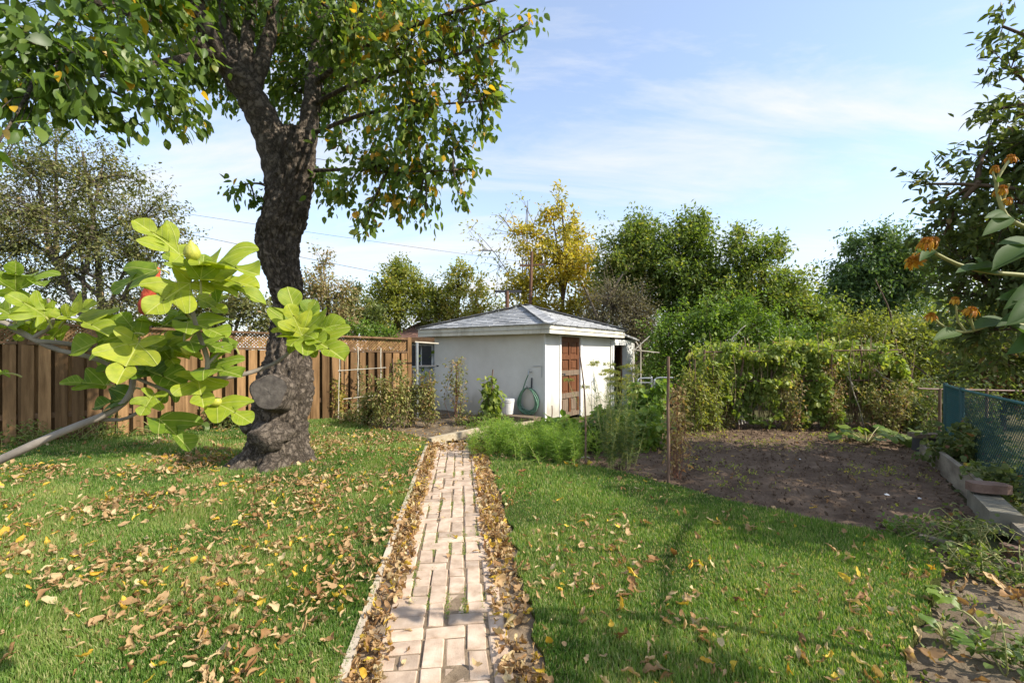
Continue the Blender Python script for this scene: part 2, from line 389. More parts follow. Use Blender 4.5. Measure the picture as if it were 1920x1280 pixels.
g3 = np.column_stack([pc(mp_[:, 1]) + np.round(mp_[:, 0] / U) * U + rng.normal(0, .006, len(mp_)), mp_[:, 1], np.full(len(mp_), .002)])
g3 = np.repeat(g3, 9, 0) + rng.normal(0, .011, (len(g3) * 9, 3)) * [1, 2.5, .2]; hh = rng.uniform(.004, .016, len(g3))[:, None]; gd = rng.normal(0, 1, (len(g3), 3)) * [.5, .5, 0] + [0, 0, 1]; gs = unit(np.cross(gd, rng.normal(size=gd.shape))) * .0035
k = np.arange(len(g3))[:, None] * 3
MB().add(np.stack([g3 - gs, g3 + gs, g3 + gd * hh], 1).reshape(-1, 3), np.hstack([k, k + 1, k + 2]), rng.uniform(.45, 1, len(g3))).build('joint_moss', M_grass, path, kind='stuff')

# ---------------------------------------------------------------- fallen leaves
M_dead = leafmat('dead_leaf', [(0, (.14, .065, .03)), (.22, (.26, .13, .05)), (.5, (.38, .23, .11)), (.72, (.52, .36, .19)), (.86, (.58, .46, .26)), (.90, (.60, .36, .05)), (1, (.64, .48, .07))], trans=.25, rough=.6, spec=.2, tboost=1.2)
def dead_tpl(k):
    rr = RS(100 + k); n = 6; t = np.linspace(0, 1, n + 2); w = rr.uniform(.20, .36)
    half = w * np.sin(pi * t ** .85) ** .75 * rr.uniform(.72, 1.2, n + 2); half[0] = half[-1] = 0; V, F = [], []
    cu, ro, tw = rr.uniform(-.5, 1.5), (rr.uniform(.3, 1.0) if k % 3 == 0 else rr.uniform(1.0, 3.6)), rr.uniform(-.5, .5)
    for s, h in zip(t, half):
        ang = ro * (.5 + s * .6); y = s - .5; z = cu * (y * y) * .8
        cr_ = .035 * rr.randn()
        for sg in (-1, -.55, 0, .55, 1):
            a = ang * sg + tw * y
            x = h * (np.sin(ang * sg) / max(ang, .05)); zz = h * (1 - np.cos(a)) / max(ang, .05)
            V.append([x + .09 * sin(4 * s + k) + .02 * rr.randn(), y + .03 * rr.randn(), z + zz + cr_ + .032 * rr.randn()])
    for q in range(n + 1):
        a = 5 * q; F += [[a + w_, a + w_ + 1, a + w_ + 6, a + w_ + 5] for w_ in range(4)]
    V = np.array(V); V[:, 2] -= np.percentile(V[:, 2], 15)
    return V, np.array(F)
DT = [dead_tpl(k) for k in range(20)]
def dead_tint(rng, n, yellow=.09):
    t = np.clip(rng.normal(.60, .19, n), .02, .85); y = rng.rand(n) < yellow; t[y] = rng.uniform(.9, 1, y.sum()); return t
rng = RS(77); spots = []
def drop(poly, dens_fn, z, ymax, where, base, size=(.036, .088), tilt=.65):
    p = scatter_in(poly, base, rng, 1.4, ymax); keep = rng.rand(len(p)) < dens_fn(p); p = p[keep]
    for q in p: spots.append((q[0], q[1], z + rng.uniform(0, .035 if where == 'gutter' else .018), where, rng.uniform(*size) * np.clip(rng.lognormal(-.08, .28), .45, 1.2), rng.uniform(0, 2 * pi), rng.normal(0, tilt), rng.normal(0, tilt)))
drop_small = True
drop(LL, lambda p: np.clip(.5 + .7 * fbm(p * 1.6, 3, 3), .08, 1), .040, 9.4, 'left', 190, (.018, .045), .6)
drop(LR, lambda p: np.clip(.35 + .7 * fbm(p * 1.5, 3, 6), .04, 1) * np.clip(1.25 - .33 * (p[:, 0] - .2), .1, 1), .040, 7.2, 'right', 130, (.018, .045), .6)
drop(LL, lambda p: np.clip(.34 + .75 * fbm(p * 1.6, 3, 3) + .25 * np.exp(-((p - np.array([-2.2, 3.8])) ** 2).sum(1) / 5), .05, 1) * np.clip((9.3 - p[:, 1]) / 2.2, .12, 1) * np.where(p[:, 0] < -6.2, .4, 1), .048, 9.4, 'left', 340)
drop(LR, lambda p: np.clip(.32 + .8 * fbm(p * 1.5, 3, 6), .04, 1) * np.clip(1.25 - .33 * (p[:, 0] - .2), .16, 1), .048, 7.2, 'right', 165)
drop([pe(1, -PW - GL + .01), pe(7.3, -PW - GL + .01), pe(7.3, -PW + .05), pe(1, -PW + .05)], lambda p: np.clip(.78 + .6 * fbm(p * 2.2, 2, 1), .35, 1), .010, 7.4, 'gutter', 1500, (.04, .085), .7)
drop([pe(1, PW - .06), pe(7.3, PW - .06), pe(7.3, PW + GR - .01), pe(1, PW + GR - .01)], lambda p: np.clip(.78 + .6 * fbm(p * 2.2, 2, 2), .35, 1), .010, 7.4, 'gutter', 1500, (.04, .085), .7)
drop([pe(1, -PW), pe(7.3, -PW), pe(7.3, PW), pe(1, PW)], lambda p: .10 + .9 * np.clip((np.abs(p[:, 0] - pc(p[:, 1])) - .19) / .13, 0, 1) * (fbm(p * 2.1, 2, 5) > .02) * .8 + .5 * (p[:, 1] > 6.9), .016, 7.4, 'path', 110, (.04, .08), .3)
drop([pe(6.85, -PW - GL), pe(7.6, -PW - GL), pe(7.6, PW + GR), pe(6.85, PW + GR)], lambda p: np.full(len(p), .8), .012, 7.7, 'path', 320, (.05, .10), .6)
drop(SOILP, lambda p: np.full(len(p), .5) * np.clip(fbm(p * 2, 2, 9) + .6, .1, 1), .012, 9.5, 'soil', 22, (.04, .08), .3)
drop(BEDP, lambda p: np.full(len(p), .8), .012, 11, 'bed', 55, (.04, .075), .4)
drop(DIRTP, lambda p: np.full(len(p), .8), .012, 5, 'strip', 75, (.05, .11), .5)
S = np.array([[s[0], s[1], s[2], s[4], s[5], s[6], s[7]] for s in spots]); WH = np.array([s[3] for s in spots]); NS = len(S)
ti = dead_tint(rng, NS); tk = rng.randint(0, len(DT), NS)
ti[WH == 'strip'] *= .8
def eul(az, a, b):
    R = np.zeros((len(az), 3, 3)); ca, sa = np.cos(az), np.sin(az); cb, sb = np.cos(a), np.sin(a); cc, sc_ = np.cos(b), np.sin(b)
    Rz = np.stack([np.stack([ca, -sa, 0 * az], -1), np.stack([sa, ca, 0 * az], -1), np.stack([0 * az, 0 * az, 1 + 0 * az], -1)], 1)
    Rx = np.stack([np.stack([1 + 0 * az, 0 * az, 0 * az], -1), np.stack([0 * az, cb, -sb], -1), np.stack([0 * az, sb, cb], -1)], 1)
    Ry = np.stack([np.stack([cc, 0 * az, sc_], -1), np.stack([0 * az, 1 + 0 * az, 0 * az], -1), np.stack([-sc_, 0 * az, cc], -1)], 1)
    return Rz @ Rx @ Ry
RR = eul(S[:, 4], S[:, 5], S[:, 6])
vis = (S[:, 1] > 2.05) & (np.abs(S[:, 0]) < S[:, 1] * 1.12)
score = np.where(vis, S[:, 3] / S[:, 1], 0); big = set(np.argsort(-score)[:300].tolist())
DEADME = {}
def dead_mesh(k, tb):
    if (k, tb) not in DEADME:
        DEADME[(k, tb)] = MB().add(*DT[k], tint=(tb + .5) / 16).mesh('fallen_leaf', True); DEADME[(k, tb)].materials.append(M_dead)
    return DEADME[(k, tb)]
WHERE = {'left': 'lying on the lawn by the wooden fence', 'right': 'lying on the lawn by the dug soil', 'gutter': 'in the drift along the brick path', 'path': 'lying on the path bricks', 'soil': 'lying on the dug soil', 'bed': 'lying in the bed before the shed', 'strip': 'lying on the bare earth by the chain-link fence'}
rest = MB()
for k in range(len(DT)):
    i = np.array([q for q in np.where(tk == k)[0] if q not in big], int)
    rest.inst(DT[k][0], DT[k][1], S[i, :3], RR[i], S[i, 3], ti[i])
tag(rest.build('fallen_leaves', M_dead, smooth=True, kind='stuff'), 'dry brown and yellow leaves littering the lawn, path edges and soil', 'leaves')
for i in big:
    tb = min(int(ti[i] * 16), 15)
    o = obj('fallen_leaf', dead_mesh(tk[i], tb), M_dead, None, M4(RR[i], S[i, :3], S[i, 3]))
    look = 'yellow' if ti[i] > .88 else 'dark brown' if ti[i] < .34 else 'tan' if ti[i] < .62 else 'pale straw'
    tag(o, '%s fallen leaf, curled and dry, %s' % (look, WHERE[WH[i]]) if look != 'yellow' else 'bright yellow fallen leaf %s' % WHERE[WH[i]], 'leaf', 'single fallen leaves near the viewer')

# ---------------------------------------------------------------- the garden shed
def stucco():
    m = surf('white_stucco', (.62, .595, .54), (.77, .75, .70), scale=1.1, rough=.92, bump=.35, bscale=45, dist=.005, spec=.2, detail=9)
    n, l = m.node_tree.nodes, m.node_tree.links; b = n['Principled BSDF']; src = b.inputs['Base Color'].links[0].from_socket
    g = n.new('ShaderNodeNewGeometry'); s = n.new('ShaderNodeSeparateXYZ'); l.new(g.outputs['Position'], s.inputs[0])
    nz = n.new('ShaderNodeTexNoise'); nz.inputs['Scale'].default_value = 5; nz.inputs['Detail'].default_value = 8; mp = n.new('ShaderNodeMapping'); mp.inputs['Scale'].default_value = (1, 1, .25); l.new(g.outputs['Position'], mp.inputs[0]); l.new(mp.outputs[0], nz.inputs['Vector'])
    a = n.new('ShaderNodeMath'); a.operation = 'MULTIPLY_ADD'; l.new(nz.outputs['Fac'], a.inputs[0]); a.inputs[1].default_value = -.9; l.new(s.outputs['Z'], a.inputs[2])      # splash height varies along the wall
    r = n.new('ShaderNodeMapRange'); l.new(a.outputs[0], r.inputs[0]); r.inputs[1].default_value = -.30; r.inputs[2].default_value = .10; r.inputs[3].default_value = .65; r.inputs[4].default_value = 0
    mx = n.new('ShaderNodeMixRGB'); l.new(r.outputs[0], mx.inputs[0]); l.new(src, mx.inputs[1]); mx.inputs[2].default_value = (.30, .27, .20, 1); l.new(mx.outputs[0], b.inputs['Base Color'])
    return m
M_stucco = stucco()
M_whitewood = surf('white_painted_wood', (.68, .67, .64), (.80, .79, .77), scale=5, rough=.7, bump=.15, bscale=40, dist=.003)
M_fascia = surf('weathered_fascia', (.40, .36, .28), (.70, .66, .56), scale=2.6, rough=.85, bump=.3, stretch=(1, 1, .35), lo=.30, hi=.52)
M_shingle = surf('grey_shingle', (.30, .305, .315), (.45, .455, .465), scale=9, rough=.95, bump=.6, bscale=260, dist=.004, tint=.22, spec=.15)
M_under = plain('roof_felt', (.06, .06, .065), .95)
M_doorwood = surf('varnished_red_wood', (.095, .035, .016), (.20, .080, .034), scale=2.2, rough=.5, bump=.15, stretch=(14, 14, 1.2), spec=.35, c3=(.22, .10, .05))
M_greywood = surf('greyed_wood', (.12, .085, .06), (.25, .185, .13), scale=2, rough=.85, bump=.3, stretch=(12, 12, 1))
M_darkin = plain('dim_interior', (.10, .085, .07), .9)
M_metal = plain('galvanised_steel', (.42, .44, .45), .45, .8)
M_iron = plain('dark_iron', (.05, .05, .055), .6)

SC = np.array([.72, 9.90, 0]); A = np.array([-.807, .589, 0]); A = unit(A); B = np.array([-A[1] * -1, 0, 0]); B = np.array([A[1], -A[0], 0])
# A runs along the shaded wall (away to the left), B along the sunny wall (away to the right)
SW, EH = 3.40, 1.98
shed = thing('garden_shed', 'small white stucco garden shed with grey hipped shingle roof and brown door', 'shed', SC + (A + B) * SW / 2)
def sp(a, b, z): return SC + A * a + B * b + np.array([0, 0, z])
RSH = np.stack([A, B, np.array([0, 0, 1.0])], -1)
def sbox(mb, a0, a1, b0, b1, z0, z1, **k):
    return mb.box(sp((a0 + a1) / 2, (b0 + b1) / 2, (z0 + z1) / 2), (abs(a1 - a0), abs(b1 - b0), abs(z1 - z0)), RSH, **k)
DW0, DW1, DH = .68, 1.62, 1.86
sbox(MB(), 0, SW, 0, .12, -.1, EH).build('wall', M_stucco, shed)
m = MB(); sbox(m, 0, .12, .121, DW0 - .06, -.1, EH); sbox(m, 0, .12, DW1 + .08, SW, -.1, EH); sbox(m, 0, .12, DW0 - .06, DW1 + .08, DH + .05, EH); m.build('wall', M_stucco, shed)
sbox(MB(), SW - .12, SW, .121, SW, -.1, EH).build('wall', M_stucco, shed)
sbox(MB(), .121, SW - .121, SW - .12, SW, -.1, EH).build('wall', M_stucco, shed)
sbox(MB(), .125, SW - .125, .125, SW - .125, -.05, -.01).build('floor_slab', M_darkin, shed)
# corner strip and door frame
sbox(MB(), -.012, .03, -.012, .03, -.08, EH - .01).build('corner_trim', M_whitewood, shed)
m = MB(); sbox(m, -.02, .10, DW0 - .07, DW0, -.05, DH); sbox(m, -.02, .10, DW1, DW1 + .10, -.05, DH); sbox(m, -.021, .10, DW0 - .07, DW1 + .10, DH, DH + .07); m.build('door_frame', M_whitewood, shed)
door = obj('door', None, parent=shed, M=Matrix.Translation(Vector(sp(.05, DW0, 0)))); door.empty_display_size = .1
dz = [-.02, .44, .52, .98, 1.06, 1.34, 1.42, DH]
m = MB()
for b0, b1 in ((DW0 + .004, DW0 + .10), (DW1 - .10, DW1 - .004), ((DW0 + DW1) / 2 - .04, (DW0 + DW1) / 2 + .04)): sbox(m, .02, .06, b0, b1, -.02, DH - .01)
m.build('stile', M_doorwood, door)
for z0, z1, mt in ((.42, .54, M_greywood), (.95, 1.07, M_greywood), (1.33, 1.43, M_doorwood), (DH - .12, DH - .012, M_doorwood), (-.02, .08, M_greywood)):
    sbox(MB(), .016, .062, DW0 + .005, DW1 - .005, z0, z1).build('rail', mt, door)
for (z0, z1, mt) in ((.08, .42, M_greywood), (.54, .95, M_doorwood), (1.07, 1.33, M_doorwood), (1.43, DH - .12, M_doorwood)):
    for b0, b1 in ((DW0 + .10, (DW0 + DW1) / 2 - .04), ((DW0 + DW1) / 2 + .04, DW1 - .10)):
        q = MB(); sbox(q, .045, .07, b0, b1, z0, z1); sbox(q, .030, .05, b0 + .04, b1 - .04, z0 + .05, z1 - .05); q.build('panel', mt, door)
q = MB(); q.tube([sp(.015, DW0 + .07, .99), sp(-.045, DW0 + .07, .99)], [.012, .012], 8); q.tube([sp(-.045, DW0 + .07, .99), sp(-.06, DW0 + .07, .99), sp(-.085, DW0 + .07, .99)], [.018, .03, .012], 10); q.build('handle', M_iron, door)
# roof: pyramid with overhang, fascia, shingles laid one by one on the two slopes that show
OH, RZ0, RZ1 = .32, 2.085, 2.74
c0 = sp(-OH, -OH, RZ0); c1 = sp(SW + OH, -OH, RZ0); c2 = sp(SW + OH, SW + OH, RZ0); c3 = sp(-OH, SW + OH, RZ0); ap = sp(SW / 2, SW / 2, RZ1)
m = MB(); m.add([c0, c1, c2, c3, ap], np.array([[0, 1, 4], [1, 2, 4], [2, 3, 4], [3, 0, 4]])); m.add([x - [0, 0, .1] for x in (c0, c1, c2, c3)], [[0, 3, 2, 1]])
roof = m.build('roof', M_under, shed)
for a0, a1, b0, b1 in ((-OH + .02, SW + OH - .02, -OH + .02, -OH + .055), (-OH + .02, -OH + .055, -OH + .056, SW + OH - .02), (SW + OH - .055, SW + OH - .02, -OH + .056, SW + OH - .02), (-OH + .056, SW + OH - .056, SW + OH - .055, SW + OH - .02)):
    sbox(MB(), a0, a1, b0, b1, 1.895, RZ0 - .006).build('fascia', M_fascia, shed)
sbox(MB(), -OH + .056, SW + OH - .056, -OH + .056, SW + OH - .056, 1.985, 1.999).build('soffit', M_whitewood, shed)
rng = RS(5)
def shingle_slope(p0, p1, apex, ncr):
    """tabs between eave p0-p1 and the apex"""
    e = unit(p1 - p0); L = np.linalg.norm(p1 - p0); mid = (p0 + p1) / 2; up = apex - mid; up = up - e * np.dot(up, e); H = np.linalg.norm(up); up = up / H
    nn = unit(np.cross(e, up)); nn = nn if nn[2] > 0 else -nn
    ex = H / ncr
    for r in range(ncr):
        s0, s1 = r * ex - .018, (r + 1) * ex + .01
        l0, l1 = L / 2 * s0 / H, L - L / 2 * s0 / H; x = l0 - (.16 if r % 2 else .0) - rng.uniform(0, .03)
        while x < l1:
            w = .325; xa, xb = max(x + .008, l0), min(x + w - .008, l1); x += w
            if xb - xa < .05: continue
            s1c = min(s1, H - .01); k0, k1 = L / 2 * s1c / H, L - L / 2 * s1c / H
            ya, yb = min(max(xa, k0), k1), max(min(xb, k1), k0)
            th = .013 + rng.uniform(0, .010)
            o3 = lambda s, x_, h: p0 + e * x_ + up * s + nn * h
            sj = rng.uniform(-.006, .006)
            V = [o3(s0 + sj, xa, .002), o3(s0 + sj, xb, .002), o3(s1c, yb, .002), o3(s1c, ya, .002), o3(s0 + sj, xa, th + .008), o3(s0 + sj, xb, th + .008), o3(s1c, yb, .004), o3(s1c, ya, .004)]
            F = [[4, 5, 6, 7], [0, 1, 5, 4], [1, 2, 6, 5], [3, 0, 4, 7]]
            MB().add(V, F, rng.rand()).build('shingle', M_shingle, roof)
shingle_slope(c0, c1, ap, 13); shingle_slope(c3, c0, ap, 13)
# ridge caps along the hips
def hipcap(p, q, nA, nB, n):
    d = q - p; L = np.linalg.norm(d); d = d / L
    sa = unit(np.cross(d, nA)); sb = unit(np.cross(d, nB))
    if np.dot(sa, sb) > 0: sb = -sb
    for k in range(n):
        t0, t1 = k * L / n - .02, (k + 1) * L / n + .03; w = .15
        f = lambda t, s, wid, h, nn_: p + d * t + s * wid + nn_ * h
        h0, h1 = .028, .016; up = unit(nA + nB)
        V = [f(t0, sa, w, h0, nA), f(t0, sa, 0, h0, up), f(t0, sb, w, h0, nB), f(t1, sa, w, h1, nA), f(t1, sa, 0, h1, up), f(t1, sb, w, h1, nB), f(t0, sa, w, .004, nA), f(t0, sa, 0, .004, up), f(t0, sb, w, .004, nB)]
        MB().add(V, [[0, 1, 4, 3], [1, 2, 5, 4], [6, 7, 1, 0], [7, 8, 2, 1]], rng.rand()).build('ridge_cap', M_shingle, roof)
def nrm(a, b, c):
    n = unit(np.cross(b - a, c - a)); return n if n[2] > 0 else -n
nS, nE, nW, nN = nrm(c0, c1, ap), nrm(c3, c0, ap), nrm(c1, c2, ap), nrm(c2, c3, ap)
hipcap(c0, ap, nS, nE, 10); hipcap(c1, ap, nW, nS, 10); hipcap(c3, ap, nE, nN, 10)
# lean-to with its open doorway beyond the main room
LB0, LB1, LH = SW + .02, SW + 1.75, 1.86
m = MB(); d0, d1 = SW + .17, SW + 1.08
sbox(m, -.03, .09, LB0, d0, -.1, LH); sbox(m, -.03, .09, d1, LB1, -.1, LH); sbox(m, -.03, .09, d0, d1, 1.70, LH); m.build('lean_to_wall', M_whitewood, shed)
sbox(MB(), .091, 1.9, LB1 - .09, LB1, -.1, LH - .05).build('lean_to_wall', M_whitewood, shed)
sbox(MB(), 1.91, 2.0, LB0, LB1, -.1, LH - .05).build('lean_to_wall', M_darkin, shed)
m = MB(); lr = [sp(-.14, LB0 - .01, LH + .20), sp(-.14, LB1 + .12, LH - .02), sp(2.1, LB1 + .12, LH - .02), sp(2.1, LB0 - .01, LH + .20)]
m.add(lr + [x + np.array([0, 0, .05]) for x in lr], [[0, 3, 2, 1], [4, 5, 6, 7], [0, 1, 5, 4], [1, 2, 6, 5], [2, 3, 7, 6], [3, 0, 4, 7]]); m.build('lean_to_roof', M_shingle, shed)
m = MB(); sbox(m, -.05, -.031, d0 - .09, d0, -.05, 1.72); sbox(m, -.05, -.031, d1, d1 + .09, -.05, 1.72); sbox(m, -.051, -.031, d0 - .09, d1 + .09, 1.70, 1.78); m.build('door_trim', M_whitewood, shed)
dd = unit(A * .6 + B * .8); d2 = MB(); d2.box(sp(.10, d1 - .03, .84) + dd * .34, (.66, .04, 1.64), np.stack([dd, np.array([-dd[1], dd[0], 0]), np.array([0, 0, 1.0])], -1)).build('open_door', M_doorwood, shed)
sbox(MB(), 1.0, 1.5, d0 + .1, d0 + .7, 0, .85).build('workbench', M_darkin, shed)
# junction box outline and tap on the shaded wall
q = MB(); tp = sp(.36, -.005, 1.06)
q.tube([tp, tp - B * .10], [.013, .013], 8); q.tube([tp - B * .10 + [0, 0, .03], tp - B * .10, tp - B * .12 - [0, 0, .06]], [.012, .016, .011], 8); q.tube([tp - B * .07 + [0, 0, .015], tp - B * .07 + [0, 0, .055]], .006, 6); q.box(tp - B * .07 + [0, 0, .058], (.07, .014, .01), RSH); q.build('tap', M_metal, shed)
q = MB(); q.tube([sp(.30, -.012, 1.19), sp(.08, -.012, 1.19), sp(.08, -.012, .95)], .006, 6); q.build('conduit', M_metal, shed)

# hose coiled on its hanger
M_hose = plain('green_hose', (.13, .25, .17), .4)
hose = thing('garden_hose', 'coiled green garden hose hanging on the shaded shed wall', 'hose', sp(.40, -.1, .1))
hm = MB(); rng = RS(8); hk = sp(.40, -.07, .68)
for k in range(9):
    t = np.linspace(0, 2 * pi, 40); w = rng.uniform(.19, .265); hgt = rng.uniform(.50, .60); of = rng.uniform(.03, .10)
    pts = np.array([sp(.40 + w * (np.sin(a) * (1 - .25 * np.cos(a)) + .02 * np.sin(3 * a + k)), -of - .02 * np.sin(2 * a + k), .68 + .03 - hgt / 2 * (1 - np.cos(a)) + .012 * rng.randn() * 0) for a in t])
    hm.tube(pts, .0125, 6, caps=False)
hm.build('coil', M_hose, hose, smooth=True)
MB().tube(smoothpts([tp - B * .12 - [0, 0, .06], sp(.45, -.10, .85), sp(.55, -.08, .62), sp(.60, -.07, .40)], 14), .0125, 6).build('feed_length', M_hose, hose, smooth=True)
q = MB(); q.tube([sp(.34, -.012, .93), sp(.34, -.03, .70)], .018, 6); q.tube([sp(.34, -.02, .71), sp(.36, -.16, .70), sp(.36, -.18, .76)], .010, 6); q.build('hanger', M_iron, hose)
# bucket, plank
bp_ = sp(.80, -.28, 0)
M_bucket = plain('white_plastic', (.74, .72, .70), .45)
bk = thing('bucket', 'white plastic bucket standing by the shed wall beside the hose', 'bucket', bp_ + [0, 0, .13])
def lathe(mb, c, prof, sides=20, tint=.5, sx=1.0):
    an = np.arange(sides) * 2 * pi / sides
    V = np.concatenate([np.stack([c[0] + r * np.cos(an) * sx, c[1] + r * np.sin(an), np.full(sides, c[2] + z)], -1) for r, z in prof])
    n = len(prof); i = np.arange(n - 1)[:, None] * sides; j = np.arange(sides)[None]; j2 = (j + 1) % sides
    mb.add(V, np.stack([i + j, i + j2, i + sides + j2, i + sides + j], -1).reshape(-1, 4), tint); return mb
b0 = bp_ + np.array([0, 0, .13])
q = lathe(MB(), b0, [(.001, .006), (.125, .006), (.125, 0), (.13, .0), (.148, .27), (.158, .27), (.158, .285), (.150, .285), (.152, .31), (.160, .31), (.160, .325), (.152, .34), (.146, .335), (.122, .02), (.001, .02)], 24); q.build('pail', M_bucket, bk, smooth=False)
MB().tube([b0 + np.array([.158 * cos(a), .158 * sin(a), .30 - .10 * sin(a / 1.0 if a < pi else 0) * 1.0]) for a in np.linspace(0, pi, 14)], .004, 5).build('bail_handle', M_metal, bk)
q = MB().box(sp(.66, -.33, .065), (1.35, .30, .11), RSH); tag(q.build('low_plank', M_greywood), 'grey timber slab on the ground under the white bucket', 'plank')
# pale edging board across the end of the path
def board(name, a, b, h, th, mat, label, cat='edging', group=None, z0=-.03):
    a, b = np.asarray(a, float), np.asarray(b, float); d = b - a; L = np.hypot(d[0], d[1])
    o = MB().box(((a[0] + b[0]) / 2, (a[1] + b[1]) / 2, z0 + h / 2), (L, th, h), rotz(math.atan2(d[1], d[0])), jit=.006, rng=RS(int(L * 977) % 9999)).build(name, mat)
    return tag(o, label, cat, group)
board('edging_board', G(806, 832), G(898, 812), .13, .09, M_kerb, 'pale edging board across the far end of the brick path')
board('edging_board', G(899, 810), G(1000, 797), .12, .09, M_kerb, 'pale edging board running on to the shed behind the ferny herbs')
tag(MB().box(G(800, 838) + np.array([0, 0, .02]), (.16, .10, .06), rotz(.2), jit=.008, rng=RS(3)).build('edge_stone', M_iron), 'small dark stone at the end of the edging board', 'stone')

# ---------------------------------------------------------------- the wooden fence
M_fence = surf('cedar_board', (.15, .083, .036), (.31, .18, .083), scale=1.6, rough=.85, bump=.25, stretch=(9, 9, .9), tint=.45, c3=(.37, .24, .13), spec=.2)
M_fencedark = surf('cedar_rail', (.12, .068, .035), (.24, .145, .08), scale=1.6, rough=.85, bump=.25, stretch=(6, 6, 6), tint=.2, spec=.2)
F0, F1 = np.array([-11.6, 4.95, 0]), np.array([-2.52, 11.13, 0]); FD = unit(F1 - F0); FN = np.array([FD[1], -FD[0], 0]); FL = np.linalg.norm(F1 - F0); RF = np.stack([FD, FN, np.array([0, 0, 1.0])], -1)
fence = thing('board_fence', 'brown wooden board fence with lattice top behind the cherry tree', 'fence', (F0 + F1) / 2)
def fh(s): return 2.08 - .25 * s / FL
def fp(s, n, z): return F0 + FD * s + FN * n + np.array([0, 0, z])
rng = RS(6); s = .05
BM_ = {}
while s < FL - .12:
    w = .145; H = fh(s)
    for (ofs, n_) in ((0, .045), (.10, -.045)):
        MB().box(fp(s + ofs + rng.normal(0, .003), n_, (.02 + H - .36) / 2), (w if n_ > 0 else .15, .02, H - .36 - .02), RF, tint=rng.rand(), jit=.007, rng=rng).build('board', M_fence, fence)
    s += .20
npost = 5
for k in range(npost + 1):
    s = FL - k * FL / npost; H = fh(s)
    MB().box(fp(s, 0, (H + .03) / 2 - .02), (.10, .10, H + .07), RF, tint=.4).build('post', M_fence, fence)
for k in range(npost):
    sa, sb = k * FL / npost + .055, (k + 1) * FL / npost - .055; Ha, Hb = fh(sa), fh(sb)
    def rail(za, zb, hh, th, nn_=0.0):
        V = []
        for (s_, z_) in ((sa, za), (sb, zb)):
            for n_ in (-th / 2, th / 2):
                for dz_ in (-hh / 2, hh / 2): V.append(fp(s_, n_ + nn_, z_ + dz_))
        return MB().add(V, [[0, 1, 3, 2], [4, 6, 7, 5], [0, 4, 5, 1], [2, 3, 7, 6], [1, 5, 7, 3], [0, 2, 6, 4]])
    rail(Ha - .01, Hb - .01, .04, .14).build('cap_rail', M_fencedark, fence)
    rail(Ha - .33, Hb - .33, .045, .13).build('middle_rail', M_fencedark, fence)
    rail(.45, .45, .09, .04).build('lower_rail', M_fencedark, fence)
    lat = MB(); n = int((sb - sa) / .062)
    for q in range(-5, n):
        for sgn in (1, -1):
            x0 = sa + q * .062; x1 = x0 + .27; z0, z1 = (0, 1) if sgn > 0 else (1, 0)
            t0 = max(0, (sa - x0) / .27); t1 = min(1, (sb - x0) / .27)
            if t1 - t0 < .05: continue
            pA = fp(x0 + .27 * t0, .006 * sgn, fh(x0) - .305 + .275 * (z0 + (z1 - z0) * t0)); pB = fp(x0 + .27 * t1, .006 * sgn, fh(x0) - .305 + .275 * (z0 + (z1 - z0) * t1))
            d = unit(pB - pA); sd = np.cross(d, FN) * .013
            lat.add([pA - sd, pA + sd, pB + sd, pB - sd, pA - sd + FN * .006, pA + sd + FN * .006, pB + sd + FN * .006, pB - sd + FN * .006], [[0, 1, 2, 3], [7, 6, 5, 4], [0, 3, 7, 4], [1, 5, 6, 2]], rng.rand())
    lat.build('lattice', M_fence, fence, kind='stuff')

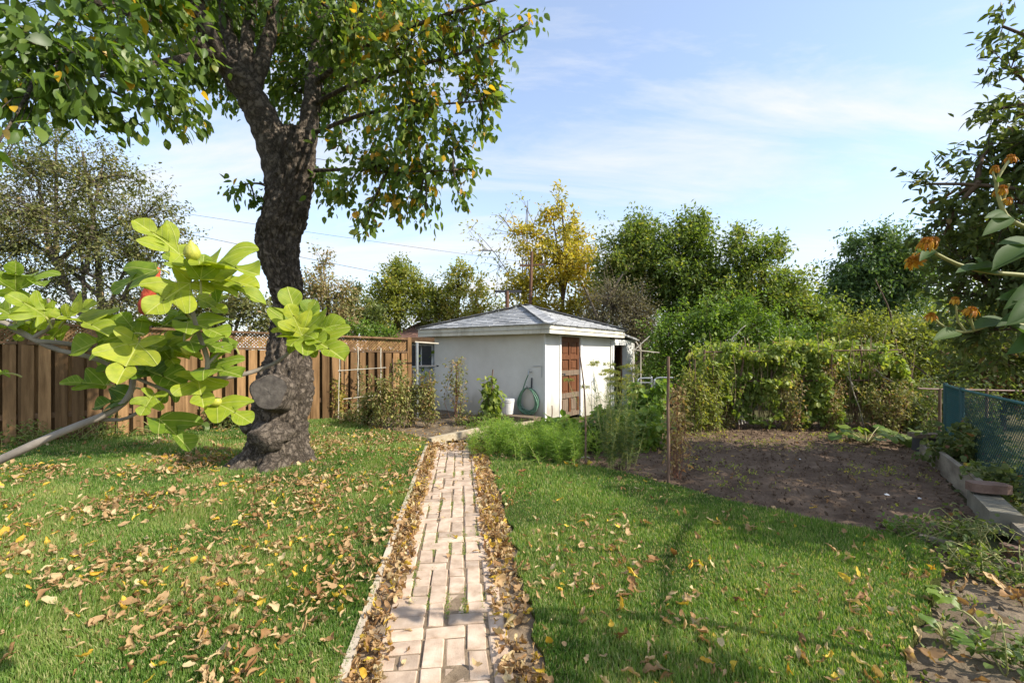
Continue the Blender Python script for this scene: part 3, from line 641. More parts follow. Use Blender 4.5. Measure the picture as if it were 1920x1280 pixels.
# ---------------------------------------------------------------- trees
M_bark = surf('dark_cherry_bark', (.036, .029, .024), (.125, .100, .080), scale=9, rough=.9, bump=1.0, bscale=16, dist=.05, stretch=(1, 1, .55), c3=(.25, .20, .16), spec=.2, lo=.40, hi=.64)
def barkmat():
    m, n, l, b = nodes('furrowed_cherry_bark')
    g = n.new('ShaderNodeNewGeometry'); mp = n.new('ShaderNodeMapping'); mp.inputs['Scale'].default_value = (1, 1, .8); l.new(g.outputs['Position'], mp.inputs[0])
    nz = n.new('ShaderNodeTexNoise'); nz.inputs['Scale'].default_value = 6; nz.inputs['Detail'].default_value = 10; nz.inputs['Roughness'].default_value = .7; l.new(mp.outputs[0], nz.inputs['Vector'])
    ad = n.new('ShaderNodeVectorMath'); ad.operation = 'MULTIPLY_ADD'; l.new(nz.outputs['Color'], ad.inputs[0]); ad.inputs[1].default_value = (.34, .34, .22); l.new(mp.outputs[0], ad.inputs[2])
    v = n.new('ShaderNodeTexVoronoi'); v.feature = 'DISTANCE_TO_EDGE'; v.inputs['Scale'].default_value = 11; l.new(ad.outputs[0], v.inputs['Vector'])
    v2 = n.new('ShaderNodeTexVoronoi'); v2.feature = 'DISTANCE_TO_EDGE'; v2.inputs['Scale'].default_value = 31; l.new(ad.outputs[0], v2.inputs['Vector'])
    r1 = ramp(n, [(0, (.25, .25, .25)), (.3, (1, 1, 1))]); l.new(v.outputs[0], r1.inputs[0]); r2 = ramp(n, [(0, (.2, .2, .2)), (.35, (1, 1, 1))]); l.new(v2.outputs[0], r2.inputs[0])
    h = n.new('ShaderNodeMath'); h.operation = 'MULTIPLY_ADD'; l.new(r2.outputs[0], h.inputs[0]); h.inputs[1].default_value = .4; l.new(r1.outputs[0], h.inputs[2])
    h2 = n.new('ShaderNodeMath'); h2.operation = 'ADD'; l.new(h.outputs[0], h2.inputs[0]); l.new(nz.outputs['Fac'], h2.inputs[1])
    cr = ramp(n, [(.25, (.026, .021, .017)), (.5, (.100, .079, .061)), (.72, (.215, .172, .134)), (.95, (.36, .295, .23))]); q = n.new('ShaderNodeMath'); q.operation = 'MULTIPLY'; l.new(h2.outputs[0], q.inputs[0]); q.inputs[1].default_value = .47
    l.new(q.outputs[0], cr.inputs[0]); l.new(cr.outputs[0], b.inputs['Base Color']); b.inputs['Roughness'].default_value = .9; b.inputs['Specular IOR Level'].default_value = .2
    bp = n.new('ShaderNodeBump'); bp.inputs['Strength'].default_value = .9; bp.inputs['Distance'].default_value = .03; l.new(h2.outputs[0], bp.inputs['Height']); l.new(bp.outputs[0], b.inputs['Normal'])
    return m
M_bark = barkmat()
M_barkgrey = surf('grey_twig_bark', (.10, .080, .062), (.22, .18, .14), scale=8, rough=.9, bump=.5, bscale=30, dist=.01, spec=.2)
M_barkbrown = surf('brown_twig_bark', (.075, .050, .032), (.17, .115, .075), scale=8, rough=.9, bump=.5, bscale=30, dist=.01, spec=.2)
M_cut = surf('grey_cut_wood', (.055, .045, .038), (.14, .12, .10), scale=11, rough=.9, bump=.5, bscale=14, dist=.02, c3=(.22, .18, .14))
M_burl = surf('burl_bark', (.050, .038, .030), (.17, .135, .105), scale=9, rough=.9, bump=1.0, bscale=18, dist=.04, c3=(.27, .215, .165), stretch=(1, 1, 1.6))
M_cherry = leafmat('cherry_leaf', [(0, (.050, .092, .016)), (.4, (.100, .165, .028)), (.75, (.175, .235, .046)), (.90, (.26, .28, .060)), (.93, (.40, .20, .02)), (1, (.60, .38, .03))], trans=.42, rough=.42, spec=.4, tboost=1.7)
M_olive = leafmat('olive_small_leaf', [(0, (.085, .105, .032)), (.5, (.17, .185, .060)), (.8, (.25, .245, .095)), (1, (.33, .24, .12))], trans=.3, rough=.5)
M_yellow = leafmat('yellow_autumn_leaf', [(0, (.22, .22, .04)), (.3, (.40, .36, .055)), (.7, (.58, .47, .07)), (1, (.62, .40, .06))], trans=.4, rough=.5, tboost=1.3)
M_ygreen = leafmat('yellow_green_leaf', [(0, (.13, .17, .034)), (.5, (.26, .285, .062)), (.85, (.38, .36, .085)), (1, (.50, .36, .09))], trans=.42, rough=.5)
M_green = leafmat('mid_green_leaf', [(0, (.065, .11, .025)), (.5, (.135, .195, .042)), (.85, (.205, .26, .06)), (1, (.29, .29, .075))], trans=.42, rough=.45)
M_bright = leafmat('bright_green_leaf', [(0, (.080, .145, .024)), (.5, (.145, .235, .038)), (1, (.235, .30, .06))], trans=.4, rough=.45)
M_dark = leafmat('dark_green_leaf', [(0, (.060, .088, .028)), (.5, (.120, .155, .050)), (.9, (.185, .215, .072)), (1, (.24, .12, .07))], trans=.38, rough=.55, spec=.25)
M_walnut = leafmat('blue_green_leaf', [(0, (.045, .085, .030)), (.5, (.085, .145, .050)), (1, (.15, .21, .08))], trans=.4, rough=.45)
M_greybrown = leafmat('dry_grey_leaf', [(0, (.10, .085, .055)), (.5, (.18, .16, .09)), (1, (.27, .23, .12))], trans=.2, rough=.7)

def ball(rng, n, bias=.5):
    d = unit(rng.normal(size=(n, 3))); return d * (rng.rand(n) ** bias)[:, None]
def grow(rng, limbs, blobs, dens, per, spread, wood, twig_r=.006, branch_r=.03, lift=.25, along=.48, bias=.36, whip=.12):
    """boughs to every foliage mass, twigs through it, leaf positions along the twigs"""
    nodes_ = np.concatenate([smoothpts(p, 14)[3:] for p, r in limbs])
    pos, dirs = [], []
    for (c, rad) in blobs:
        c = np.asarray(c, float); rad = np.broadcast_to(np.asarray(rad, float), (3,))
        dist = np.linalg.norm(nodes_ - c, axis=1) + .5 * np.maximum(nodes_[:, 2] - c[2], 0); a = nodes_[np.argmin(dist)]
        L = np.linalg.norm(c - a); mid = (a + c) / 2 + np.array([0, 0, lift * L * .5]) + rng.normal(0, .07 * L, 3)
        br = bez(a, mid, c, 9); wood.tube(br, np.linspace(branch_r, branch_r * .35, 9), 5)
        n = max(3, int(dens * (rad.prod() ** (2 / 3))))
        off_ = ball(rng, n, bias); wh = rng.rand(n) < whip; off_[wh] = unit(off_[wh] + [0, 0, .55]) * rng.uniform(1.0, 1.5, wh.sum())[:, None]; ends = c + off_ * rad; ts = rng.uniform(.35, 1, n)
        for e, t in zip(ends, ts):
            st = br[min(int(t * 8), 8)]; Lt = np.linalg.norm(e - st)
            tw = bez(st, (st + e) / 2 + rng.normal(0, .10 * Lt, 3) + np.array([0, 0, .12 * Lt]), e, 5)
            wood.tube(tw, np.linspace(twig_r, twig_r * .35, 5), 3, caps=False)
            k = max(1, int(per * rng.uniform(.6, 1.4))); q = rng.uniform(along, 1, k) * 4; i = np.minimum(q.astype(int), 3)
            pp = tw[i] + (tw[i + 1] - tw[i]) * (q - i)[:, None] + rng.normal(0, spread, (k, 3))
            pos.append(pp); dirs.append((tw[i + 1] - tw[i]) / (np.linalg.norm(tw[i + 1] - tw[i], axis=1)[:, None] + 1e-6))
    return np.concatenate(pos), np.concatenate(dirs)
def leaf_frames(rng, dirs, droop=.3, rand=.8, upn=1.0):
    n = len(dirs); d = unit(dirs * .6 + rng.normal(0, rand, (n, 3)) + np.array([0, 0, -droop])); up = unit(rng.normal(0, .55, (n, 3)) + np.array([0, 0, upn]))
    return frames(d, up)
BK_ = 1.14
def blob(px, py, Y, r, dk=1.1, vy=1.0):
    c = P(px, py, Y); k = r * Y / FPX * BK_; return (c, np.array([k, k * dk, k * vy]))
def tree(name, label, base, top, blobs, mat, bark, leaf, dens, per, seed, trunk_r=.11, group='trees beyond the garden', stems=1, droop=.25, tmean=.45, tsd=.22, cat='tree', spread=.06, limb_n=5, twig_r=.006, branch_r=.03, tpl=(LEAF2V, LEAF2F), gradient=None, crown='crown', lift=.25, bias=.36, rand=.8):
    rng = RS(seed); base = np.asarray(base, float); t = thing(name, label, cat, base, group)
    wood = MB(); limbs = []
    top = np.asarray(top, float)
    for k in range(stems):
        off = rng.normal(0, .22 if stems > 1 else 0, 3) * np.array([1, 1, 0]); tp_ = top + (rng.normal(0, .5, 3) if stems > 1 else 0)
        pts = smoothpts(np.array([base + off, base + off + (tp_ - base) * .35 + rng.normal(0, .10, 3) * [1, 1, 0], base + (tp_ - base) * .7 + rng.normal(0, .16, 3) * [1, 1, 0] + off * .5, tp_]), 14)
        wood.tube(pts, np.linspace(trunk_r, trunk_r * .22, 14), 8); limbs.append((pts, trunk_r))
    order = rng.permutation(len(blobs))[:limb_n]
    for i in order:
        c = blobs[i][0]; s = limbs[rng.randint(len(limbs))][0]; a = s[np.argmin(np.abs(s[:, 2] - (base[2] + (c[2] - base[2]) * .55)))]
        pts = bez(a, (a + c) / 2 + np.array([0, 0, .18 * np.linalg.norm(c - a)]), c, 10); wood.tube(pts, np.linspace(trunk_r * .5, trunk_r * .14, 10), 6); limbs.append((pts, trunk_r * .4))
    pos, dirs = grow(rng, limbs, blobs, dens * DK, per * 1.25, spread, wood, twig_r, branch_r, lift, bias=bias); leaf = leaf * 1.12
    wood.build('trunk', bark, t, smooth=True)
    n = len(pos); R = leaf_frames(rng, dirs, droop, rand)
    tint = tmean + tsd * rng.normal(size=n) + .22 * vnoise(pos * 1.3, seed)
    if gradient is not None: tint = tint + gradient * (pos[:, 2] - base[2]) / max(top[2] - base[2], .5)
    lv = MB().inst(tpl[0], tpl[1], pos, R, leaf * rng.uniform(.65, 1.3, n), np.clip(tint, 0, 1))
    lv.build(crown, mat, t, kind='stuff')
    return t, n

NLEAF = 0; DK = 1.5
def bt(*a, **k):
    global NLEAF
    t, n = tree(*a, **k); NLEAF += n; return t
def gz(px, Y, z=-.1): p = P(px, 660, Y); p[2] = z; return p
# behind the fence, left
Y = 11.6
bt('wispy_tree', 'tall wispy tree with sparse olive leaves and bare grey twigs behind the fence', gz(190, Y), P(170, 330, Y), [blob(60, 400, Y, 85), blob(165, 345, Y, 70), blob(268, 410, Y, 70), blob(20, 480, Y, 80), blob(150, 450, Y, 90), blob(250, 480, Y, 80), blob(318, 445, Y, 42), blob(85, 312, Y, 55), blob(248, 335, Y, 32), blob(105, 265, Y, 22, vy=1.5), blob(195, 300, Y, 26, vy=1.6), blob(40, 300, Y, 40), blob(-70, 400, Y, 120), blob(100, 540, Y, 60), blob(230, 560, Y, 60)],
   M_olive, M_barkgrey, .082, 50, 20, 11, trunk_r=.12, stems=2, tmean=.5, limb_n=8, twig_r=.008, branch_r=.035, spread=.10, lift=.4)
Y = 13.5
bt('olive_tree_clump', 'olive leaved tree low behind the fence between fig leaves and trunk', gz(440, Y), P(430, 555, Y), [blob(400, 570, Y, 48), blob(460, 575, Y, 45), blob(380, 600, Y, 45), blob(500, 600, Y, 42), blob(330, 600, Y, 40)], M_olive, M_barkgrey, .10, 60, 22, 12, tmean=.55, spread=.10)
bt('olive_hedge', 'low olive green growth showing through the lattice at the far left of the fence', gz(150, 13), P(150, 600, 13), [blob(x_, 612, 13, 34) for x_ in (-60, 0, 60, 120, 180, 240, 300)] + [blob(x_, 640, 13, 36) for x_ in (-30, 40, 110, 180, 250, 320)], M_olive, M_barkgrey, .09, 60, 20, 29, trunk_r=.05, stems=4, cat='shrub', tmean=.35)
Y = 15
bt('russet_tree', 'russet and olive tree just right of the cherry trunk above the fence', gz(610, Y), P(600, 510, Y), [blob(598, 540, Y, 40), blob(640, 560, Y, 36), blob(572, 565, Y, 40), blob(605, 495, Y, 20, vy=1.3), blob(650, 595, Y, 35), blob(610, 590, Y, 40)], M_olive, M_barkgrey, .10, 55, 17, 13, tmean=.72, gradient=.2, spread=.10)
Y = 16
bt('dark_evergreen', 'small dark green tree beside the russet tree above the fence', gz(665, Y), P(668, 560, Y), [blob(660, 590, Y, 34), blob(690, 595, Y, 30), blob(672, 555, Y, 18, vy=1.4), blob(640, 610, Y, 30)], M_dark, M_barkbrown, .10, 60, 26, 14, spread=.08)
Y = 20
bt('yellow_green_tree', 'yellow green tree left of the shed roof, rising above the dark tree', gz(750, Y), P(752, 500, Y), [blob(750, 545, Y, 42), blob(755, 505, Y, 26), blob(712, 565, Y, 36), blob(792, 570, Y, 38), blob(730, 525, Y, 22), blob(780, 530, Y, 24), blob(740, 605, Y, 48), blob(690, 600, Y, 36), blob(815, 600, Y, 34), blob(820, 545, Y, 22)], M_ygreen, M_barkbrown, .14, 34, 26, 15, spread=.13)
bt('golden_green_tree', 'golden green tree directly left of the bare sapling above the shed', gz(862, Y + .6), P(862, 505, Y), [blob(858, 530, Y, 32), blob(892, 555, Y, 30), blob(832, 565, Y, 34), blob(868, 508, Y, 20), blob(860, 600, Y, 44), blob(905, 595, Y, 34), blob(930, 580, Y, 24), blob(945, 610, Y, 30)], M_ygreen, M_barkbrown, .14, 30, 24, 16, tmean=.62, spread=.13)
Y = 12.6
bt('leafy_bush', 'bright green bush topping the fence left of the shed roof', gz(700, Y), P(700, 615, Y), [blob(690, 622, Y, 24), blob(728, 628, Y, 20), blob(655, 620, Y, 18), blob(710, 645, Y, 28), blob(600, 625, Y, 22)], M_bright, M_barkbrown, .075, 110, 24, 17, trunk_r=.05, cat='bush', spread=.05)
Y = 19
bt('bare_sapling', 'nearly bare sapling with thin upright stems behind the shed roof', gz(975, Y), P(985, 400, Y), [blob(965, 440, Y, 50, vy=1.2), blob(1000, 420, Y, 42, vy=1.3), blob(900, 470, Y, 38, vy=1.3), blob(938, 500, Y, 45), blob(990, 500, Y, 40), blob(935, 400, Y, 30, vy=1.3), blob(885, 430, Y, 22)], M_ygreen, M_barkbrown, .13, 5, 6, 18, trunk_r=.045, stems=4, tmean=.7, spread=.16, twig_r=.012, branch_r=.03, lift=.05)
Y = 18
bt('yellow_tree', 'yellow autumn tree behind the peak of the shed roof', gz(1055, Y), P(1052, 380, Y), [blob(1050, 470, Y, 42), blob(1065, 425, Y, 28), blob(1080, 510, Y, 44), blob(1047, 375, Y, 12, vy=2.2), blob(1098, 550, Y, 34), blob(1022, 530, Y, 42), blob(1080, 590, Y, 40), blob(1020, 585, Y, 44), blob(1088, 440, Y, 18), blob(1118, 555, Y, 24), blob(1020, 440, Y, 20), blob(985, 570, Y, 34), blob(1100, 480, Y, 24), blob(1035, 400, Y, 16), blob(1000, 480, Y, 34), blob(960, 540, Y, 34), blob(975, 440, Y, 22), blob(1015, 400, Y, 18)], M_yellow, M_barkbrown, .15, 23, 26, 19, tmean=.40, spread=.13, gradient=.1)
Y = 14.5
bt('dry_shrub', 'dense grey brown twiggy shrub right of the shed roof', gz(1160, Y), P(1160, 560, Y), [blob(1150, 575, Y, 55), blob(1195, 590, Y, 45), blob(1115, 605, Y, 36), blob(1210, 620, Y, 40), blob(1170, 640, Y, 50)], M_greybrown, M_barkgrey, .08, 130, 10, 20, cat='shrub', stems=3, spread=.09, twig_r=.009, lift=.5)
Y = 16
bt('olive_green_tree', 'olive green tree with rounded crown right of the yellow tree', gz(1180, Y), P(1175, 440, Y), [blob(1180, 475, Y, 58), blob(1145, 510, Y, 46), blob(1222, 480, Y, 52), blob(1195, 438, Y, 30), blob(1165, 540, Y, 50), blob(1225, 545, Y, 50), blob(1215, 425, Y, 16)], M_green, M_barkbrown, .12, 52, 26, 21, tmean=.75, spread=.11)
Y = 15.5
bt('upright_green_tree', 'tall green tree with feathery upright tips behind the bean arbor', gz(1290, Y), P(1290, 430, Y), [blob(1290, 465, Y, 52), blob(1305, 425, Y, 26), blob(1265, 520, Y, 60), blob(1325, 520, Y, 52), blob(1322, 420, Y, 17, vy=1.2), blob(1260, 440, Y, 20), blob(1290, 580, Y, 60)], M_green, M_barkbrown, .125, 52, 26, 22, tmean=.55, spread=.11)
bt('spreading_green_tree', 'green tree with a long bough reaching out over the dark tree', gz(1400, Y - .7), P(1395, 460, Y - .7), [blob(1400, 525, Y - .7, 62), blob(1385, 462, Y - .7, 26), blob(1435, 480, Y - .7, 34), blob(1450, 570, Y - .7, 58), blob(1350, 575, Y - .7, 60), blob(1460, 455, Y - .7, 16), blob(1395, 432, Y - .7, 11, vy=1.5), blob(1480, 540, Y - .7, 34), blob(1510, 590, Y - .7, 45), blob(1548, 600, Y - .7, 40), blob(1570, 645, Y - .7, 42), blob(1520, 650, Y - .7, 45)], M_green, M_barkbrown, .12, 54, 26, 23, tmean=.62, spread=.11)
Y = 12.8
bt('bright_green_shrub', 'bright green bushy growth just above the bean arbor', gz(1340, Y), P(1340, 610, Y), [blob(1330, 615, Y, 55), blob(1420, 625, Y, 50), blob(1500, 640, Y, 44), blob(1258, 630, Y, 46), blob(1380, 590, Y, 40), blob(1250, 690, Y, 50), blob(1330, 690, Y, 60), blob(1450, 690, Y, 60)], M_bright, M_barkbrown, .10, 62, 24, 24, cat='shrub', stems=3, tmean=.42, trunk_r=.06, spread=.09)
Y = 18
bt('dark_walnut_tree', 'dark blue green tree with drooping sprays left of the big right tree', gz(1640, Y), P(1640, 460, Y), [blob(1620, 505, Y, 56), blob(1665, 480, Y, 48), blob(1590, 545, Y, 44), blob(1690, 540, Y, 56), blob(1600, 465, Y, 18), blob(1640, 450, Y, 20), blob(1640, 580, Y, 60), blob(1575, 600, Y, 40), blob(1720, 500, Y, 40)], M_walnut, M_barkbrown, .15, 40, 28, 25, tmean=.55, droop=.7, spread=.13)
Y = 12.4
bt('yellowish_thicket', 'yellowish green thicket behind the chain-link rail', gz(1660, Y), P(1660, 620, Y), [blob(1620, 640, Y, 54), blob(1700, 640, Y, 54), blob(1765, 640, Y, 56), blob(1560, 675, Y, 48), blob(1680, 700, Y, 50), blob(1600, 720, Y, 50), blob(1780, 710, Y, 50), blob(1850, 650, Y, 60), blob(1880, 700, Y, 60)], M_ygreen, M_barkbrown, .09, 80, 24, 26, cat='shrub', stems=4, tmean=.30, trunk_r=.05, spread=.09)
Y = 9.6
bt('shaded_hedge', 'dark leafy growth behind the chain-link fence under the big tree', gz(1850, Y), P(1850, 640, Y), [blob(1830, 690, Y, 60), blob(1900, 660, Y, 70), blob(1960, 700, Y, 80), blob(1900, 740, Y, 60), blob(1780, 745, Y, 45), blob(1840, 610, Y, 50)], M_dark, M_barkbrown, .085, 70, 26, 27, cat='shrub', stems=3, trunk_r=.05, tmean=.6, spread=.08)
# the big tree by the right boundary: most of it stands beyond the frame and shades the dug plot
TV4 = leaf_tpl(.20, .05, .12, 2)
big_blobs = [blob(1880, 420, 5.6, 110, 1.2), blob(1790, 370, 5.6, 42, 1.3, .7), blob(1735, 345, 5.6, 34, 1.3, .55), blob(1860, 270, 5.6, 60), blob(1830, 215, 5.6, 30), blob(1895, 130, 5.6, 46, 1.2, 1.4), blob(1880, 50, 5.6, 24, 1.2, 1.6), blob(1830, 500, 5.7, 80, 1.1), blob(1900, 560, 5.8, 80), blob(1770, 440, 5.7, 46), blob(1780, 550, 5.9, 60), blob(1850, 620, 6.0, 55), blob(1900, 470, 6.2, 90), blob(1850, 420, 6.2, 60), blob(1810, 620, 6.4, 60), blob(1880, 680, 6.4, 60), blob(1800, 480, 6.3, 50), blob(1920, 640, 6.2, 80), blob(1960, 300, 5.4, 130), blob(1990, 500, 5.4, 110),
             ((7.3, 4.4, 4.0), (1.5, 1.6, 1.5)), ((8.6, 4.6, 3.9), (1.4, 1.2, 1.0)), ((8.2, 3.2, 3.7), (1.4, 1.4, 1.2)), ((7.5, 2.4, 4.0), (1.1, .8, .7)), ((7.0, 3.2, 3.8), (.9, .8, .7)), ((6.9, 2.4, 3.7), (.8, .6, .5)), ((9.0, 4.2, 3.4), (1.2, 1.4, 1.2)), ((5.4, .5, 3.9), (.55, .5, .4))]
bt('boundary_apple_tree', 'large dark leaved tree overhanging the chain-link fence at the right edge', (8.0, 4.3, -.1), (8.0, 4.3, 5.0), big_blobs, M_dark, M_barkbrown, .105, 44, 18, 28, trunk_r=.10, group='trees at the garden edge', tmean=.42, droop=.25, spread=.06, tpl=TV4, limb_n=10, twig_r=.007, branch_r=.035)
# low growth that closes the view under the far trees
rng = RS(60); pos = []
for k in range(260):
    px = rng.uniform(-250, 2150); Yk = rng.uniform(19, 24)
    if k > 130: px = rng.uniform(1090, 2150)
    c = P(px, 660, Yk); c[2] = rng.uniform(.3, 1.9 if k <= 130 else 4.2); pos.append(c + rng.normal(0, 1, (150, 3)) * np.array([1.1, .7, .55]))
pos = np.concatenate(pos); pos = pos[pos[:, 2] > -.1]
R = leaf_frames(rng, unit(rng.normal(size=pos.shape)), .2); tag(MB().inst(LEAF2V, LEAF2F, pos, R, .26 * rng.uniform(.6, 1.3, len(pos)), np.clip(rng.normal(.5, .25, len(pos)), 0, 1)).build('undergrowth', M_green, kind='stuff'), 'low green undergrowth far behind the garden', 'undergrowth')

# ---------------------------------------------------------------- the old cherry tree
BK_ = 1.0
TY = 6.1; tb = P(505, 872, TY); tb[2] = 0
cherry = thing('cherry_tree', 'old leaning cherry tree with scarred dark trunk on the lawn before the fence', 'tree', tb)
prof = [(884, 392, 604), (872, 412, 592), (858, 436, 582), (840, 457, 577), (815, 468, 572), (790, 470, 572), (760, 474, 582), (735, 476, 590), (705, 478, 591), (680, 488, 589), (660, 497, 584), (635, 503, 576), (600, 508, 570), (560, 508, 572), (520, 494, 570), (480, 482, 564), (450, 479, 566), (420, 484, 576), (390, 492, 584), (350, 499, 590), (315, 499, 595), (285, 494, 598), (265, 500, 594), (250, 512, 584), (240, 526, 570)]
ys = np.array([p[0] for p in prof], float); L_, R_ = np.array([p[1] for p in prof], float), np.array([p[2] for p in prof], float)
yy = np.linspace(884, 240, 280); Lx = np.interp(-yy, -ys, L_); Rx = np.interp(-yy, -ys, R_)
ker = np.array([1, 2, 3, 2, 1]) / 9.0
sm = lambda a: np.concatenate([a[:2], np.convolve(a, ker, 'valid'), a[-2:]]); Lx, Rx = sm(Lx), sm(Rx); wd_ = Rx - Lx; tp_k = np.clip((800 - yy) / 120, 0, 1); Lx, Rx = Lx + (.05 + .05 * tp_k) * wd_, Rx - (.04 + .05 * tp_k) * wd_
NSD = 130; an = np.arange(NSD) * 2 * pi / NSD; V = []
for y_, l_, r_ in zip(yy, Lx, Rx):
    c = P((l_ + r_) / 2, y_, TY); rad = (r_ - l_) / 2 * TY / FPX
    if y_ > 845: c[2] = max(c[2], -.12)
    V.append(np.stack([c[0] + rad * np.cos(an), c[1] + rad * .92 * np.sin(an), np.full(NSD, c[2])], -1))
V = np.array(V); cen = V.mean(1, keepdims=True); out = unit(V - cen)
q = np.stack([np.broadcast_to(np.cos(an) * 2.3, V.shape[:2]), np.broadcast_to(np.sin(an) * 2.3, V.shape[:2]), V[..., 2] * 1.4], -1).reshape(-1, 3)
plates = 1 - np.abs(fbm(q * np.array([3.4, 3.4, 2.6]), 4, 5, .6)); lump = fbm(q * .9, 3, 8)
flare = np.clip((.35 - V[..., 2]) / .35, 0, 1) * (.06 * np.sin(an * 5 + .7)[None, :] + .03 * np.sin(an * 9)[None, :])
V = V + out * ((.055 * (plates - .6) + .034 * lump + .020 * fbm(q * np.array([7, 7, 11]), 3, 3)).reshape(V.shape[:2]) + flare)[..., None]
n = len(yy); i = np.arange(n - 1)[:, None] * NSD; j = np.arange(NSD)[None]; j2 = (j + 1) % NSD
trunk = MB(); trunk.add(V.reshape(-1, 3), np.stack([i + j, i + j2, i + NSD + j2, i + NSD + j], -1).reshape(-1, 4))
def limb(mb, pxs, r0, r1, sides=12, n=18, rough=.06):
    pts = smoothpts([P(*q) for q in pxs], n); rad = np.linspace(r0, r1, n) * (1 + rough * np.sin(np.arange(n) * 1.7)); mb.tube(pts, rad, sides); return (pts, r0)
limbs = [limb(trunk, [(538, 380, 6.1), (526, 315, 6.08), (503, 245, 6.02), (474, 188, 5.95), (446, 142, 5.85), (440, 132, 5.85)], .245, .14, 28, 40, rough=.05),
         limb(trunk, [(556, 350, 6.12), (566, 300, 6.15), (578, 240, 6.2), (586, 180, 6.3), (594, 110, 6.4), (600, 20, 6.4), (615, -90, 6.4)], .17, .055, 20, 30),
         limb(trunk, [(450, 165, 5.9), (428, 130, 5.8), (402, 90, 5.6), (375, 30, 5.4), (345, -60, 5.2), (300, -200, 5.2)], .14, .06, 12),
         limb(trunk, [(452, 150, 5.9), (440, 95, 5.9), (424, 45, 5.9), (420, -60, 5.9)], .11, .06), limb(trunk, [(460, 150, 5.9), (462, 90, 5.9), (470, 20, 6.0), (480, -80, 6.0)], .10, .05),
         limb(trunk, [(470, 170, 5.95), (492, 110, 6.0), (512, 40, 6.1), (525, -60, 6.2)], .12, .06),
         limb(trunk, [(425, 125, 5.8), (372, 82, 5.4), (320, 55, 4.9), (250, 25, 4.3), (170, 0, 3.8), (60, -30, 3.3)], .07, .025),
         limb(trunk, [(400, 95, 5.6), (300, 120, 4.8), (180, 130, 4.0), (60, 150, 3.5)], .05, .012), limb(trunk, [(580, 200, 6.3), (660, 160, 5.8), (760, 130, 5.3), (880, 95, 5.1), (960, 60, 5.0)], .035, .008),
         limb(trunk, [(590, 320, 6.1), (660, 318, 5.8), (740, 322, 5.5), (850, 320, 5.3)], .025, .006), limb(trunk, [(586, 160, 6.3), (680, 90, 5.6), (800, 40, 5.0), (930, 0, 4.7)], .04, .010),
         limb(trunk, [(588, 250, 6.2), (680, 215, 5.6), (780, 200, 5.3), (900, 190, 5.1)], .03, .008), limb(trunk, [(512, 360, 6.0), (490, 345, 5.9), (450, 345, 5.8)], .025, .006, 6), limb(trunk, [(598, 120, 6.4), (650, 20, 6.8), (700, -80, 7.0)], .07, .03)]
cb = [blob(40, 50, 2.7, 105), blob(140, 100, 2.9, 110), blob(50, 165, 3.4, 80), blob(245, 85, 3.2, 115), blob(305, 165, 3.8, 85), blob(190, 185, 3.6, 64), blob(100, 205, 3.5, 42), blob(335, 215, 4.1, 44), blob(235, 232, 3.7, 36), blob(20, 205, 3.3, 28), blob(398, 240, 4.9, 16), blob(385, 80, 7.2, 80), blob(400, 150, 7.0, 55), blob(440, 60, 7.4, 80), blob(340, 110, 6.6, 70), blob(430, 190, 6.8, 26), blob(990, 45, 5.1, 22), blob(905, 240, 5.3, 34), blob(800, 400, 5.5, 34), blob(860, 370, 5.4, 20), blob(690, 405, 5.6, 36), blob(330, 30, 3.8, 110),
      blob(520, 60, 7.2, 90), blob(640, 70, 5.2, 105), blob(540, -30, 4.6, 60), blob(440, -40, 4.6, 60), blob(560, 190, 7.0, 80), blob(640, 190, 6.6, 85), blob(760, 70, 5.0, 120), blob(860, 55, 5.1, 88), blob(935, 30, 5.1, 45), blob(955, 90, 5.1, 22), blob(780, 205, 5.3, 115), blob(880, 155, 5.2, 66), blob(920, 175, 5.2, 36), blob(700, 300, 5.6, 96), blob(800, 310, 5.5, 68), blob(850, 270, 5.4, 45), blob(885, 320, 5.4, 20), blob(640, 370, 5.7, 40), blob(735, 385, 5.6, 44), blob(785, 385, 5.5, 28), blob(680, 430, 5.5, 20), blob(605, 330, 6.3, 44), blob(455, 348, 5.8, 24, .8), blob(478, 372, 5.9, 14), blob(-60, 130, 3.4, 110), blob(-20, 295, 2.6, 34),
      ((-3.6, 5.6, 6.6), (1.6, 1.6, 1.0)), ((-1.9, 5.4, 6.3), (1.4, 1.5, 1.0)), ((-4.6, 4.6, 5.6), (1.4, 1.4, 1.0)), ((-2.8, 7.2, 6.2), (1.8, 1.2, 1.2)), ((-3.9, 3.2, 4.9), (1.2, 1.2, .8))]
rng = RS(31)
pos, dirs = grow(rng, limbs, cb, 105, 16, .06, trunk, .005, .016, .15, bias=.5, whip=.0)
trunk.build('trunk', M_bark, cherry, smooth=True)
# the sawn limb and the two burls
cs = P(509, 735, 5.66); ax = unit(np.array([.16, -.97, .14])); s1 = unit(np.cross(ax, [0, 0, 1])); s2 = np.cross(s1, ax)
sides = 40; an2 = np.arange(sides) * 2 * pi / sides; wob = 1 + .06 * np.sin(an2 * 3 + .5) + .04 * np.sin(an2 * 5)
def ringv(t, r): return cs + ax * t + (r * wob)[:, None] * (np.cos(an2)[:, None] * s1 * .98 + np.sin(an2)[:, None] * s2)
rings = [ringv(-.36, .27), ringv(-.12, .245), ringv(.02, .228), ringv(.075, .222), ringv(.088, .205)]; m = MB(); vv = np.concatenate(rings)
i = np.arange(len(rings) - 1)[:, None] * sides; j = np.arange(sides)[None]; m.add(vv, np.stack([i + j, i + (j + 1) % sides, i + sides + (j + 1) % sides, i + sides + j], -1).reshape(-1, 4))
stub = m.build('sawn_limb', M_bark, cherry, smooth=True, label='stub of a sawn-off limb on the trunk')
